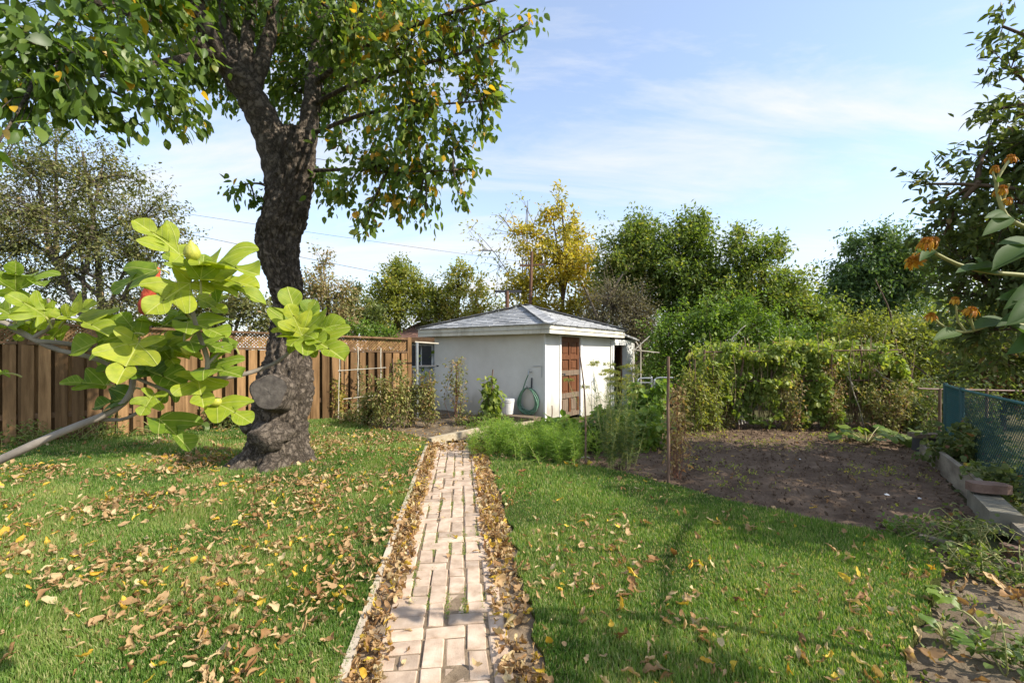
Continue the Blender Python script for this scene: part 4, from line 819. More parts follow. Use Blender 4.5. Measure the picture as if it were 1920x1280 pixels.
rr = RS(2); m = MB(); rs_ = [.205, .16, .11, .06, .0]; vv = np.concatenate([ringv(.088 + .003 * rr.randn(), r) + ax * (.0015 * rr.randn(sides)[:, None]) for r in rs_])
i = np.arange(4)[:, None] * sides; m.add(vv, np.stack([i + j, i + (j + 1) % sides, i + sides + (j + 1) % sides, i + sides + j], -1).reshape(-1, 4)); m.build('cut_face', M_cut, stub, smooth=True, label='weathered grey sawn face')
def burl(px, py, Y, rx, ry, rz, seed, hollow=0):
    c = P(px, py, Y); u_, v_ = np.meshgrid(np.linspace(0, 2 * pi, 44, endpoint=False), np.linspace(.04, pi - .04, 24)); d = np.stack([np.cos(u_) * np.sin(v_), np.sin(u_) * np.sin(v_), np.cos(v_)], -1).reshape(-1, 3)
    rad = 1 + .16 * fbm(d * 1.6, 3, seed) + .05 * np.sin(d[:, 2] * 14 + 3 * fbm(d * 1.2, 2, seed + 3)) + .05 * fbm(d * 6, 2, seed + 5)
    V = c + d * rad[:, None] * np.array([rx, ry, rz]); i = np.arange(23)[:, None] * 44; j = np.arange(44)[None]
    return MB().add(V, np.stack([i + j, i + (j + 1) % 44, i + 44 + (j + 1) % 44, i + 44 + j], -1).reshape(-1, 4)).build('burl', M_bark, cherry, smooth=True, label='swollen burl low on the trunk')
burl(511, 812, 5.90, .25, .27, .22, 3); burl(474, 795, 6.02, .15, .18, .13, 9)
# leaves: the 300 that show largest are parts of their own, the rest one crown
n = len(pos); R = leaf_frames(rng, dirs, .75, .55, .8); size = .104 * rng.uniform(.5, 1.3, n)
pxx = 960 + FPX * pos[:, 0] / pos[:, 1]; pyy = HY - FPX * (pos[:, 2] - CH) / pos[:, 1]
tint = np.clip(.40 + .12 * (pxx > 620) + .19 * rng.normal(size=n) + .17 * vnoise(pos * 1.5, 4), 0, .9); yl = rng.rand(n) < np.where((pxx > 640), .10, .02); tint[yl] = rng.uniform(.93, 1, yl.sum())  # leaves right of the trunk tinted lighter, sunlight put into their colour
show = (pxx > 0) & (pxx < 1920) & (pyy > 0) & (pyy < 640); near = np.argsort(-np.where(show, size / pos[:, 1], 0))[:300]
CT = [leaf_tpl(.25, .07, .16, 3), leaf_tpl(.29, .04, .26, 3), leaf_tpl(.22, .10, .08, 3)]
kk = rng.randint(0, 3, n); rest_ = np.ones(n, bool); rest_[near] = False; cm = MB()
for k in range(3):
    i = rest_ & (kk == k); cm.inst(CT[k][0], CT[k][1], pos[i], R[i], size[i], tint[i])
cm.build('crown', M_cherry, cherry, smooth=True, kind='stuff')
CME = {}
for i in near:
    key = (kk[i], min(int(tint[i] * 20), 19))
    if key not in CME: CME[key] = MB().add(*CT[key[0]], tint=(key[1] + .5) / 20).mesh('leaf', True)
    obj('leaf', CME[key], M_cherry, cherry, M4(R[i], pos[i], size[i]))
print('cherry leaves', n, 'background leaves', NLEAF)

# ---------------------------------------------------------------- the fig tree in the foreground
def figmat(name, stops):
    m, n, l, b = nodes(name)
    at = n.new('ShaderNodeAttribute'); at.attribute_name = 'tint'; r = ramp(n, stops); l.new(at.outputs['Fac'], r.inputs[0])
    uv = n.new('ShaderNodeAttribute'); uv.attribute_name = 'leafuv'; sp_ = n.new('ShaderNodeSeparateXYZ'); l.new(uv.outputs['Vector'], sp_.inputs[0])
    def mm(op, a, b_=None, clamp=False):
        q = n.new('ShaderNodeMath'); q.operation = op; q.use_clamp = clamp
        for k, v in enumerate((a, b_)):
            if v is None: continue
            if isinstance(v, (int, float)): q.inputs[k].default_value = v
            else: l.new(v, q.inputs[k])
        return q.outputs[0]
    ax_ = mm('ABSOLUTE', sp_.outputs['X']); y_ = sp_.outputs['Y']
    def line(x0, y0, x1, y1, w):
        L = math.hypot(x1 - x0, y1 - y0); nx, ny = (y1 - y0) / L, -(x1 - x0) / L
        return mm('SUBTRACT', 1.0, mm('DIVIDE', mm('ABSOLUTE', mm('ADD', mm('MULTIPLY', mm('SUBTRACT', ax_, x0), nx), mm('MULTIPLY', mm('SUBTRACT', y_, y0), ny))), w), True)
    v = mm('MAXIMUM', mm('MAXIMUM', line(0, 0, 0, 1, .016), line(0, .02, .47, .55, .012)), mm('MULTIPLY', line(0, .0, .40, -.03, .010), .8))
    for y0 in (.30, .42, .54, .66, .78): v = mm('MAXIMUM', v, mm('MULTIPLY', line(0, y0, .3, y0 + .22, .007), .55))
    nz = n.new('ShaderNodeTexNoise'); nz.inputs['Scale'].default_value = 5; nz.inputs['Detail'].default_value = 4; l.new(uv.outputs['Vector'], nz.inputs['Vector'])
    mx0 = n.new('ShaderNodeMixRGB'); mx0.blend_type = 'MULTIPLY'; mx0.inputs[0].default_value = .85; l.new(r.outputs[0], mx0.inputs[1])
    rr_ = ramp(n, [(.25, (.55, .66, .5)), (.5, (1, 1, 1)), (.75, (1.25, 1.12, .9))]); l.new(nz.outputs['Fac'], rr_.inputs[0]); l.new(rr_.outputs[0], mx0.inputs[2])
    mx1 = n.new('ShaderNodeMixRGB'); l.new(mm('MULTIPLY', v, .75), mx1.inputs[0]); l.new(mx0.outputs[0], mx1.inputs[1]); mx1.inputs[2].default_value = (.62, .62, .24, 1)
    l.new(mx1.outputs[0], b.inputs['Base Color']); b.inputs['Roughness'].default_value = .55; b.inputs['Specular IOR Level'].default_value = .3
    bp = n.new('ShaderNodeBump'); bp.inputs['Strength'].default_value = .5; bp.inputs['Distance'].default_value = .004; l.new(v, bp.inputs['Height']); l.new(bp.outputs[0], b.inputs['Normal'])
    t = n.new('ShaderNodeBsdfTranslucent'); vm = n.new('ShaderNodeVectorMath'); vm.operation = 'MULTIPLY'; l.new(mx1.outputs[0], vm.inputs[0]); vm.inputs[1].default_value = (1.7, 1.7, .5); l.new(vm.outputs[0], t.inputs[0])
    mx = n.new('ShaderNodeMixShader'); mx.inputs[0].default_value = .42; l.new(b.outputs[0], mx.inputs[1]); l.new(t.outputs[0], mx.inputs[2]); l.new(mx.outputs[0], n['Material Output'].inputs[0])
    return m
M_fig = figmat('fig_leaf', [(0, (.08, .15, .018)), (.3, (.15, .235, .024)), (.6, (.275, .345, .030)), (.85, (.39, .43, .045)), (1, (.48, .45, .06))])
M_figstem = surf('fig_bark', (.17, .145, .12), (.33, .285, .24), scale=9, rough=.8, bump=.4, bscale=40, dist=.004)
M_petiole = plain('leaf_stalk', (.34, .33, .10), .5)
M_figfruit = surf('fig_fruit', (.30, .34, .05), (.55, .50, .08), scale=4, rough=.45, bump=.1)
H5 = [(0, 0), (.05, -.09), (.20, -.19), (.37, -.17), (.46, -.03), (.36, .08), (.13, .13), (.26, .23), (.46, .36), (.57, .53), (.51, .66), (.36, .60), (.085, .30), (.09, .50), (.22, .70), (.24, .85), (.14, .96), (0, 1.0)]
H3 = [(0, 0), (.08, -.05), (.24, -.06), (.36, .04), (.44, .20), (.54, .42), (.54, .57), (.41, .60), (.11, .36), (.11, .54), (.24, .70), (.25, .84), (.15, .95), (0, 1.0)]
H1 = [(0, 0), (.10, .0), (.24, .08), (.33, .22), (.36, .40), (.33, .58), (.25, .74), (.15, .88), (.06, .97), (0, 1.0)]
def fig_mesh(half, fold, bend, wave, seed, tint, asym=1.0):
    rr = RS(seed); o = smoothpts(np.column_stack([np.array(half), np.zeros(len(half))]), len(half) * 3)[:, :2]; o[:, 0] = np.maximum(o[:, 0], 0); k = len(o)
    my = np.linspace(0, 1, k) ** 1.15; V, uvs, F = [], [], []
    fr = [0, .3, .62, 1.0]
    for side in (-1, 1):
        b0 = len(V)
        for q in range(k):
            for f in fr:
                x = o[q, 0] * f * (asym if side > 0 else 1); y = my[q] + (o[q, 1] - my[q]) * f
                z = fold * x - bend * (max(y, 0) ** 2) * .5 - .35 * bend * x * x * 2 + wave * f * f * np.sin(q * .55 + seed + side) + wave * .5 * f * np.sin(q * .21 + seed * 2)
                V.append([side * x, y, z]); uvs.append([side * o[q, 0] * f, y, 0])
        for q in range(k - 1):
            for w in range(3):
                a = b0 + q * 4 + w; f4 = [a, a + 1, a + 5, a + 4]; F.append(f4 if side > 0 else f4[::-1])
    me = MB().add(V, F, tint).mesh('leaf', True); at = me.attributes.new('leafuv', 'FLOAT_VECTOR', 'POINT'); at.data.foreach_set('vector', np.array(uvs, np.float32)[:len(me.vertices)].ravel())
    me.materials.append(M_fig); return me
fig = thing('fig_tree', 'fig tree with bright lime lobed leaves and grey branches in the foreground', 'tree', (-2.0, 1.0, 0))
wood = MB()
def fb(pts, r0, r1, n=20): wood.tube(smoothpts([P(*q) for q in pts], n), np.linspace(r0, r1, n) * (1 + .05 * np.sin(np.arange(n) * 2.1)), 9)
fb([(-420, 1040, 1.25), (-200, 950, 1.25), (0, 862, 1.28), (110, 812, 1.32), (212, 770, 1.38), (245, 735, 1.40), (252, 690, 1.40), (262, 640, 1.38)], .0145, .006)
fb([(-300, 470, 1.2), (-120, 545, 1.25), (0, 602, 1.28), (60, 634, 1.30), (110, 656, 1.32), (178, 672, 1.34), (250, 706, 1.36), (330, 740, 1.40)], .0105, .0045)
fb([(70, 640, 1.3), (130, 645, 1.33), (200, 668, 1.4), (262, 690, 1.44), (330, 712, 1.46)], .007, .004)
fb([(330, 740, 1.40), (375, 715, 1.42), (424, 707, 1.45), (470, 698, 1.5), (520, 678, 1.55), (552, 650, 1.58), (568, 628, 1.6)], .009, .005)
fb([(330, 738, 1.4), (372, 712, 1.4), (390, 682, 1.38), (378, 640, 1.36), (365, 600, 1.34), (358, 560, 1.33), (356, 520, 1.32), (358, 490, 1.32)], .008, .0045)
fb([(390, 682, 1.38), (408, 664, 1.38), (418, 650, 1.38)], .005, .003, 8)
fb([(60, 634, 1.30), (95, 612, 1.3), (98, 585, 1.3), (90, 560, 1.3)], .006, .004, 8)
fb([(190, 786, 1.38), (230, 786, 1.4), (260, 772, 1.42), (300, 748, 1.44)], .006, .004, 8)
fb([(-420, 1040, 1.25), (-460, 1250, 1.3), (-470, 1600, 1.4)], .03, .05, 8); fb([(-300, 470, 1.2), (-420, 800, 1.25), (-470, 1600, 1.4)], .016, .045, 12)
wood.build('branch', M_figstem, fig, smooth=True)
# each leaf: (base px, tip px, depth base, depth tip, form, upper-side hint, tint, bend)
FR, UP, BK = (.25, -.85, .45), (.15, -.35, .95), (-.3, .5, .8)
FIG = [((338, 478), (240, 391), 1.30, 1.22, 3, (.5, -.7, .5), .72, .25), ((380, 500), (492, 486), 1.32, 1.25, 5, (.0, -.55, .85), .60, .3), ((376, 524), (384, 466), 1.28, 1.30, 3, FR, .42, .1), ((372, 524), (497, 514), 1.34, 1.34, 3, (0, -.45, .9), .66, .35), ((395, 530), (516, 550), 1.36, 1.4, 1, (.1, -.5, .9), .5, .4),
       ((294, 506), (183, 545), 1.36, 1.3, 1, (.1, -.45, .9), .30, .2), ((358, 530), (258, 587), 1.30, 1.16, 5, (.2, -.75, .65), .78, .2), ((400, 532), (414, 574), 1.38, 1.4, 1, (.7, -.6, .3), .35, .3), ((30, 548), (26, 482), 1.34, 1.3, 5, (.2, -.8, .5), .5, .2), ((86, 594), (10, 540), 1.28, 1.2, 3, (.1, -.75, .65), .62, .25), ((128, 596), (182, 562), 1.3, 1.28, 3, (-.1, -.75, .7), .72, .15), ((138, 600), (210, 606), 1.32, 1.24, 1, (0, -.4, .9), .6, .3),
       ((261, 630), (219, 577), 1.34, 1.3, 1, (.5, -.8, .3), .36, .1), ((248, 626), (92, 650), 1.32, 1.24, 3, (.1, -.6, .8), .40, .35), ((260, 642), (210, 730), 1.30, 1.18, 5, (.15, -.85, .5), .82, .1), ((198, 722), (97, 704), 1.36, 1.3, 1, (0, -.5, .85), .34, .3), ((248, 690), (352, 706), 1.42, 1.36, 5, (.1, -.6, .8), .22, .25), ((370, 706), (384, 772), 1.40, 1.32, 5, (.1, -.8, .55), .74, .1), ((288, 738), (258, 785), 1.36, 1.3, 3, (.1, -.9, .3), .70, .1), ((246, 745), (156, 762), 1.42, 1.38, 3, (.1, -.5, .85), .10, .2),
       ((298, 786), (372, 846), 1.38, 1.36, 1, (.75, -.3, .6), .36, .15), ((406, 756), (481, 788), 1.40, 1.36, 3, (.2, -.65, .75), .66, .2), ((352, 604), (434, 622), 1.36, 1.3, 1, (.1, -.55, .85), .5, .2), ((345, 624), (330, 580), 1.42, 1.44, 3, FR, .12, .05), ((355, 640), (444, 652), 1.38, 1.36, 3, (.1, -.5, .9), .45, .2), ((384, 690), (462, 694), 1.40, 1.34, 1, (.0, -.55, .85), .42, .2), ((300, 650), (336, 690), 1.42, 1.4, 3, FR, .5, .2),
       ((566, 628), (534, 518), 1.58, 1.60, 1, (.35, -.9, .1), .56, .1), ((566, 628), (590, 548), 1.58, 1.62, 3, (.1, -.9, .3), .45, .1), ((566, 628), (652, 592), 1.58, 1.52, 3, (-.2, -.7, .7), .52, .2), ((566, 628), (660, 662), 1.58, 1.50, 3, (0, -.55, .8), .48, .3), ((566, 628), (497, 610), 1.58, 1.56, 1, (.2, -.6, .8), .60, .2), ((566, 628), (536, 560), 1.56, 1.5, 5, FR, .72, .1), ((566, 632), (596, 672), 1.58, 1.55, 1, (.1, -.8, .5), .35, .2), ((560, 632), (536, 668), 1.58, 1.55, 1, (.1, -.8, .5), .40, .2), ((566, 630), (610, 640), 1.56, 1.46, 3, (.1, -.8, .6), .62, .1),
       ((20, 590), (-30, 560), 1.3, 1.3, 3, FR, .5, .2), ((60, 610), (20, 640), 1.34, 1.3, 1, UP, .4, .3), ((96, 590), (62, 560), 1.3, 1.26, 3, FR, .55, .1), ((40, 520), (88, 528), 1.38, 1.34, 3, UP, .35, .2), ((250, 730), (180, 790), 1.46, 1.46, 1, UP, .1, .2), ((330, 720), (290, 760), 1.46, 1.44, 3, FR, .2, .2), ((262, 650), (300, 640), 1.38, 1.3, 1, FR, .5, .2), ((60, 600), (108, 560), 1.33, 1.3, 1, FR, .45, .1), ((-10, 620), (34, 600), 1.3, 1.25, 3, UP, .4, .2), ((10, 700), (-40, 690), 1.3, 1.25, 3, UP, .4, .2), ((330, 660), (388, 668), 1.42, 1.4, 1, UP, .6, .2), ((405, 675), (444, 640), 1.42, 1.4, 3, UP, .5, .2), ((440, 650), (380, 640), 1.46, 1.44, 1, UP, .3, .2),
       ((300, 640), (362, 668), 1.44, 1.40, 3, (.1, -.7, .7), .55, .2), ((280, 690), (215, 702), 1.44, 1.42, 3, UP, .3, .2), ((230, 650), (170, 690), 1.40, 1.36, 3, (.1, -.7, .7), .5, .2), ((120, 610), (70, 655), 1.36, 1.32, 3, (.1, -.7, .6), .45, .2), ((345, 585), (290, 610), 1.40, 1.38, 3, UP, .4, .2), ((372, 560), (430, 585), 1.42, 1.40, 5, (.1, -.6, .8), .5, .2), ((30, 600), (60, 575), 1.32, 1.28, 3, FR, .6, .2), ((340, 500), (300, 470), 1.40, 1.38, 1, FR, .35, .1), ((410, 690), (450, 668), 1.44, 1.42, 3, UP, .6, .2), ((280, 610), (330, 600), 1.40, 1.34, 3, UP, .5, .2)]
rr = RS(9)
for k, (b0_, t0_, yb_, yt_, form, hint, tn, bend) in enumerate(FIG):
    form = (3 if form == 1 and rr.rand() < .65 else 5 if form == 3 and rr.rand() < .6 else form); a, b = P(*b0_, yb_), P(*t0_, yt_); b = a + (b - a) * .85; L = np.linalg.norm(b - a); half = {1: H1, 3: H3, 5: H5}[form]
    me = fig_mesh(half, rr.uniform(.15, .6), bend * 1.5, rr.uniform(.02, .05), k, np.clip(tn + rr.normal(0, .05), 0, 1), rr.uniform(.85, 1.1))
    hint = (hint[0] + (.40 if b0_[0] < 480 else .22), hint[1], hint[2]); Rm = frames((b - a)[None], np.array(hint)[None])[0]; wsc = {1: .78, 3: .94, 5: 1.0}[form] * rr.uniform(.85, 1.1)
    M = M4(Rm, a, (L * wsc, L, L)); lf = obj('leaf', me, M_fig, fig, M)
    st = a - Rm[:, 1] * L * .22 + rr.normal(0, .01, 3) - np.array([0, 0, .02])
    pt = MB().tube(bez(st, (st + a) / 2 + [0, 0, .008], a, 6), np.linspace(.0032, .0022, 6), 6).build('leaf_stalk', M_petiole, lf)
for (px, py, Y, r) in ((360, 474, 1.24, .021), (346, 517, 1.34, .014), (406, 753, 1.38, .014), (352, 658, 1.34, .013)):
    c = P(px, py, Y); m = lathe(MB(), (0, 0, 0), [(.001, -1.0), (.35, -.95), (.75, -.7), (.98, -.2), (.95, .25), (.7, .75), (.4, 1.15), (.2, 1.45), (.12, 1.6)], 16)
    d = unit(np.array([.2, .3, -.5]) + rr.normal(0, .3, 3)); me = m.mesh('fig', True); Rm = frames(np.cross(-d, [1, .2, 0])[None], -d[None])[0]
    obj('fig', me, M_figfruit, fig, M4(Rm, c, r))

# ---------------------------------------------------------------- the orange flowered plant at the right edge
M_sunleaf = leafmat('sunflower_leaf', [(0, (.035, .075, .020)), (.5, (.062, .112, .030)), (1, (.10, .15, .045))], trans=.35, rough=.6, spec=.15)
M_petal = leafmat('orange_petal', [(0, (.40, .14, .012)), (.5, (.62, .30, .02)), (1, (.72, .44, .05))], trans=.35, rough=.6, tboost=1.0)
M_stem = plain('pale_green_stem', (.30, .29, .10), .6)
sun_pl = thing('orange_flower_plant', 'tall plant with fading orange flower heads reaching in from the right edge', 'plant', (2.6, 1.55, 0))
stm = MB()
def sb(pts, r0, r1, n=14): stm.tube(smoothpts([P(*q) for q in pts], n), np.linspace(r0, r1, n), 7)
sb([(2120, 560, 1.9), (1990, 525, 1.9), (1920, 516, 1.9), (1850, 510, 1.9), (1800, 497, 1.9), (1760, 478, 1.88), (1745, 466, 1.86)], .011, .0055)
sb([(2100, 640, 1.95), (1980, 612, 1.95), (1920, 610, 1.95), (1870, 605, 1.95), (1830, 618, 1.93), (1800, 622, 1.9), (1770, 612, 1.9), (1752, 598, 1.88)], .009, .004)
sb([(2080, 460, 1.8), (1960, 430, 1.8), (1920, 425, 1.8), (1890, 408, 1.8), (1877, 385, 1.8), (1868, 345, 1.8), (1876, 325, 1.8), (1893, 300, 1.8)], .010, .005)
sb([(1880, 395, 1.8), (1884, 365, 1.8), (1892, 345, 1.78)], .006, .004, 6); sb([(1868, 345, 1.8), (1862, 325, 1.8), (1866, 318, 1.8)], .004, .003, 6)
sb([(1810, 620, 1.9), (1796, 600, 1.9), (1792, 572, 1.88)], .005, .003, 6); sb([(1826, 618, 1.9), (1820, 598, 1.88), (1822, 588, 1.86)], .005, .003, 6)
sb([(2120, 560, 1.9), (2160, 800, 1.9), (2170, 1330, 1.9)], .016, .022, 8); sb([(2100, 640, 1.95), (2150, 800, 1.92), (2170, 1330, 1.9)], .012, .020, 8); sb([(2080, 460, 1.8), (2140, 700, 1.9), (2170, 1330, 1.9)], .012, .02, 8)
stm.build('stem', M_stem, sun_pl, smooth=True)
HV, HF = leaf_tpl(.18, .10, .20, 6)
for k, (b0_, t0_, Yk, hint, tn) in enumerate([((1893, 405), (1856, 430), 1.78, (.2, -.7, .6), .75), ((1905, 410), (1960, 392), 1.8, (0, -.6, .8), .5), ((1890, 408), (1860, 398), 1.8, (0, -.8, .5), .5), ((1868, 342), (1882, 328), 1.8, (0, -.9, .4), .5), ((1920, 462), (1868, 486), 1.8, (.1, -.4, .9), .6), ((1965, 455), (1868, 482), 1.85, (.1, -.4, .9), .55), ((1866, 510), (1802, 493), 1.88, (0, -.4, .9), .4), ((1870, 508), (1832, 496), 1.88, (0, -.9, .3), .7), ((1840, 505), (1838, 480), 1.9, (0, -.9, .4), .3), ((1798, 622), (1760, 628), 1.9, (.1, -.7, .7), .8), ((1900, 608), (1828, 600), 1.94, (0, -.5, .9), .5), ((1885, 605), (1980, 650), 1.9, (0, -.5, .8), .4), ((1930, 560), (1902, 600), 1.85, (-.2, -.9, .3), .45), ((1950, 530), (1900, 570), 1.88, (-.2, -.9, .3), .5), ((1935, 590), (1884, 600), 1.9, (.1, -.7, .6), .4), ((1748, 470), (1730, 480), 1.86, (0, -.6, .8), .6), ((1960, 620), (1905, 655), 1.9, (.1, -.8, .5), .3), ((1960, 560), (1890, 548), 1.9, (.1, -.8, .5), .45), ((1955, 470), (1890, 440), 1.85, (.1, -.6, .7), .5)]):
    a, b = P(*b0_, Yk), P(*t0_, Yk - .06); L = np.linalg.norm(b - a)
    obj('leaf', MB().add(HV, HF, tn).mesh('leaf', True), M_sunleaf, sun_pl, M4(frames((b - a)[None], np.array(hint)[None])[0], a, L))
PV, PF = leaf_tpl(.14, .05, .6, 3)
def flower(px, py, Y, r, face, seed):
    rr = RS(seed); c = P(px, py, Y); face = unit(np.array(face, float)); s1_ = unit(np.cross(face, [.3, .2, 1])); s2_ = np.cross(face, s1_)
    m = MB(); n = 34; a = np.arange(n) * 2 * pi / n + rr.normal(0, .12, n); out_ = np.cos(a)[:, None] * s1_ + np.sin(a)[:, None] * s2_
    d = unit(out_ * .75 - face * rr.uniform(.1, 1.2, n)[:, None] + rr.normal(0, .2, (n, 3)) + [0, 0, -.3])
    m.inst(PV, PF, c + out_ * r * .42, frames(d, np.broadcast_to(face, d.shape)), r * rr.uniform(.7, 1.15, n), rr.rand(n))
    hd = obj('flower_head', None, parent=sun_pl, M=Matrix.Translation(Vector(c))); hd.empty_display_size = .02
    m.build('petals', M_petal, hd, smooth=True, kind='stuff')
    q = MB(); u_ = np.arange(60); ph = u_ * 2.39996; rr_ = r * .5 * np.sqrt(u_ / 60.0)
    pp = c + rr_[:, None] * (np.cos(ph)[:, None] * s1_ + np.sin(ph)[:, None] * s2_) + face * (r * .22 * (1 - (rr_ / (r * .5)) ** 2))[:, None]
    q.inst(np.array([[-.5, 0, 0], [.5, 0, 0], [0, 1.0, 0], [0, 0, .5]]), np.array([[0, 1, 2], [0, 2, 3], [1, 3, 2]]), pp, frames(np.broadcast_to(face, pp.shape) + rr.normal(0, .3, pp.shape), rr.normal(size=pp.shape)), r * .28 * np.ones(60), rr.uniform(0, .5, 60)); q.build('disc', M_petal, hd, kind='stuff')
    q = MB(); q.inst(PV, PF, c - face * r * .1 + out_[:9] * 0 + (out_[::3][:9]) * r * .2, frames(unit(out_[::3][:9] * .8 - face * .5), np.broadcast_to(face, (9, 3))), r * .6 * np.ones(9), .5 * np.ones(9)); q.build('sepals', M_sunleaf, hd, smooth=True)
for k, (px, py, Y, r, f) in enumerate([(1737, 452, 1.85, .040, (-.3, -.5, .9)), (1752, 450, 1.87, .036, (.4, -.4, .8)), (1712, 487, 1.85, .038, (-.7, -.5, .1)), (1895, 294, 1.8, .026, (0, -.3, .9)), (1866, 314, 1.8, .022, (-.2, -.3, .9)), (1880, 352, 1.79, .028, (-.1, -.5, .8)), (1892, 374, 1.79, .022, (.2, -.5, .8)), (1791, 560, 1.88, .024, (-.1, -.3, .9)), (1823, 580, 1.87, .032, (.1, -.4, .8)), (1746, 590, 1.88, .026, (-.4, -.5, .7)), (1870, 358, 1.81, .022, (-.3, -.5, .8))]): flower(px, py, Y, r * .88, f, 300 + k)

# ---------------------------------------------------------------- garden plants
M_tom = leafmat('tomato_leaf', [(0, (.11, .13, .036)), (.4, (.20, .215, .060)), (.65, (.32, .275, .10)), (.85, (.36, .24, .12)), (1, (.27, .14, .075))], trans=.3, rough=.6)
M_bean = leafmat('bean_leaf', [(0, (.10, .155, .032)), (.45, (.205, .27, .055)), (.75, (.35, .385, .10)), (.92, (.50, .45, .14)), (1, (.42, .26, .12))], trans=.4, rough=.5)
M_drystem = plain('dry_stem', (.26, .19, .11), .85)
M_redstem = plain('red_dry_stem', (.20, .09, .055), .85)
M_stake = surf('brown_stake', (.11, .065, .045), (.22, .14, .095), scale=5, rough=.85, bump=.3, stretch=(6, 6, 1))
M_palestake = surf('pale_stick', (.45, .40, .31), (.62, .56, .46), scale=5, rough=.85, bump=.3)
M_greenstake = plain('green_stake', (.05, .15, .10), .5)
M_fennel = leafmat('feathery_leaf', [(0, (.11, .20, .04)), (.5, (.24, .36, .07)), (1, (.40, .48, .12))], trans=.5, rough=.6)
M_dill = leafmat('dill_leaf', [(0, (.06, .105, .04)), (.5, (.115, .175, .06)), (.85, (.28, .29, .07)), (1, (.48, .44, .08))], trans=.35, rough=.6)
M_tomfruit = plain('green_tomato', (.36, .36, .09), .35)
BLV, BLF = leaf_tpl(.42, .10, .18, 3)
HAIRV = np.array([[-.02, 0, 0], [.02, 0, 0], [0, 1, 0]], float); HAIRF = np.array([[0, 1, 2]])

def stake_mb(a, b, r, n=7, bow=.01, seed=0):
    a, b = np.asarray(a, float), np.asarray(b, float); rr = RS(seed); p = a + (b - a) * np.linspace(0, 1, n)[:, None]; p[1:-1] += rr.normal(0, bow, (n - 2, 3)) * [1, 1, 0]
    return MB().tube(p, np.linspace(r, r * .85, n), 7)
def vine(name, label, base, h, rad, nst, per, leaf, mat, smat, seed, tmean=.5, tsd=.22, cat='plant', group=None, stake=None, stake_h=None, fruits=0, top_heavy=.0, tpl=(LEAF2V, LEAF2F), spread=.05, lean=.5, droop=.4, stake_mat=None, srad=.005):
    rng = RS(seed); base = np.asarray(base, float); t = thing(name, label, cat, base, group); st = MB(); pos, dirs = [], []
    for k in range(nst):
        a = rng.uniform(0, 2 * pi); tp_ = base + np.array([cos(a) * rad * rng.uniform(.1, 1), sin(a) * rad * rng.uniform(.1, 1), h * rng.uniform(.55, 1.05)])
        b = base + np.array([rng.normal(0, rad * .25), rng.normal(0, rad * .25), 0])
        c = smoothpts([b, b + (tp_ - b) * .35 + rng.normal(0, rad * .28, 3), b + (tp_ - b) * .7 + rng.normal(0, rad * .3, 3), tp_], 9); st.tube(c, np.linspace(srad, srad * .4, 9), 4, caps=False)
        q = (rng.uniform(.08, 1, per) ** (1 - .5 * top_heavy)) * 8; i = np.minimum(q.astype(int), 7)
        pp = c[i] + (c[i + 1] - c[i]) * (q - i)[:, None]; od = unit(rng.normal(size=(per, 3)) * [1, 1, .5])
        pos.append(pp + od * rng.uniform(0, 1, per)[:, None] * spread * 2); dirs.append(od)
    pos = np.concatenate(pos); dirs = np.concatenate(dirs); n = len(pos); pos[:, 2] = np.maximum(pos[:, 2], base[2] + .01)
    st.build('stem', smat, t, smooth=True)
    MB().inst(tpl[0], tpl[1], pos, leaf_frames(rng, dirs, droop, .5), leaf * rng.uniform(.6, 1.3, n), np.clip(tmean + tsd * rng.normal(size=n) + .2 * vnoise(pos * 4, seed), 0, 1)).build('foliage', mat, t, kind='stuff')
    if stake is not None: stake_mb(base - [0, 0, .05], base + np.array([rng.normal(0, .02), rng.normal(0, .02), stake_h or h * 1.05]), stake, seed=seed).build('stake', stake_mat or M_stake, t, smooth=True)
    for k in range(fruits):
        c = pos[rng.randint(n)]; obj('tomato', lathe(MB(), (0, 0, 0), [(.001, -.9), (.6, -.8), (1, -.1), (.85, .6), (.3, .85), (.001, .8)], 10).mesh('tomato', True), M_tomfruit, t, Matrix.Translation(Vector(c)) @ Matrix.Scale(.028, 4))
    return t
# staked tomatoes and dry vines before the shed
def ZG(x, y, z=.0): return G(x, y, z)
GT = 'tomato plants on stakes before the fence end'
for k, (px, py, h, r, tm, lab) in enumerate([(715, 806, 1.05, .24, .48, 'half dry tomato plant nearest the fence sticks'), (738, 806, 1.35, .26, .42, 'tallest yellowing tomato plant on a dark stake before the fence end'), (770, 800, 1.15, .24, .36, 'green and brown tomato plant between the tallest one and the grey post'), (802, 800, 1.10, .22, .5, 'withered tomato plant in front of the shed corner'), (690, 800, .75, .24, .35, 'low leafy tomato plant at the foot of the stick trellis')]):
    vine('tomato_plant', lab, ZG(px, py), h, r, 11, 85, .075, M_tom, M_drystem, 400 + k, tmean=tm, group=GT, stake=.012, stake_h=h * 1.02, fruits=5, top_heavy=.5, spread=.06)
vine('dry_climber', 'wispy dried climber with a brown stem against the shaded shed wall', ZG(856, 788), 1.38, .26, 10, 60, .07, M_tom, M_redstem, 410, tmean=.5, stake=.02, stake_h=1.2, top_heavy=.9, spread=.08)
vine('bean_column', 'green bean plant climbing a pole left of the white bucket', ZG(921, 797), 1.10, .15, 12, 42, .105, M_bean, M_drystem, 411, tmean=.40, tsd=.15, stake=.014, stake_h=1.15, tpl=(BLV, BLF), spread=.07, droop=.8)
vine('weedy_tuft', 'low weedy growth at the foot of the shed wall', ZG(880, 796), .28, .40, 16, 40, .06, M_tom, M_drystem, 412, tmean=.3, cat='weeds')
vine('weedy_tuft', 'low green weeds between the bean plant and the edging board', ZG(905, 806), .20, .35, 16, 40, .05, M_fennel, M_stem, 413, tmean=.3, cat='weeds')
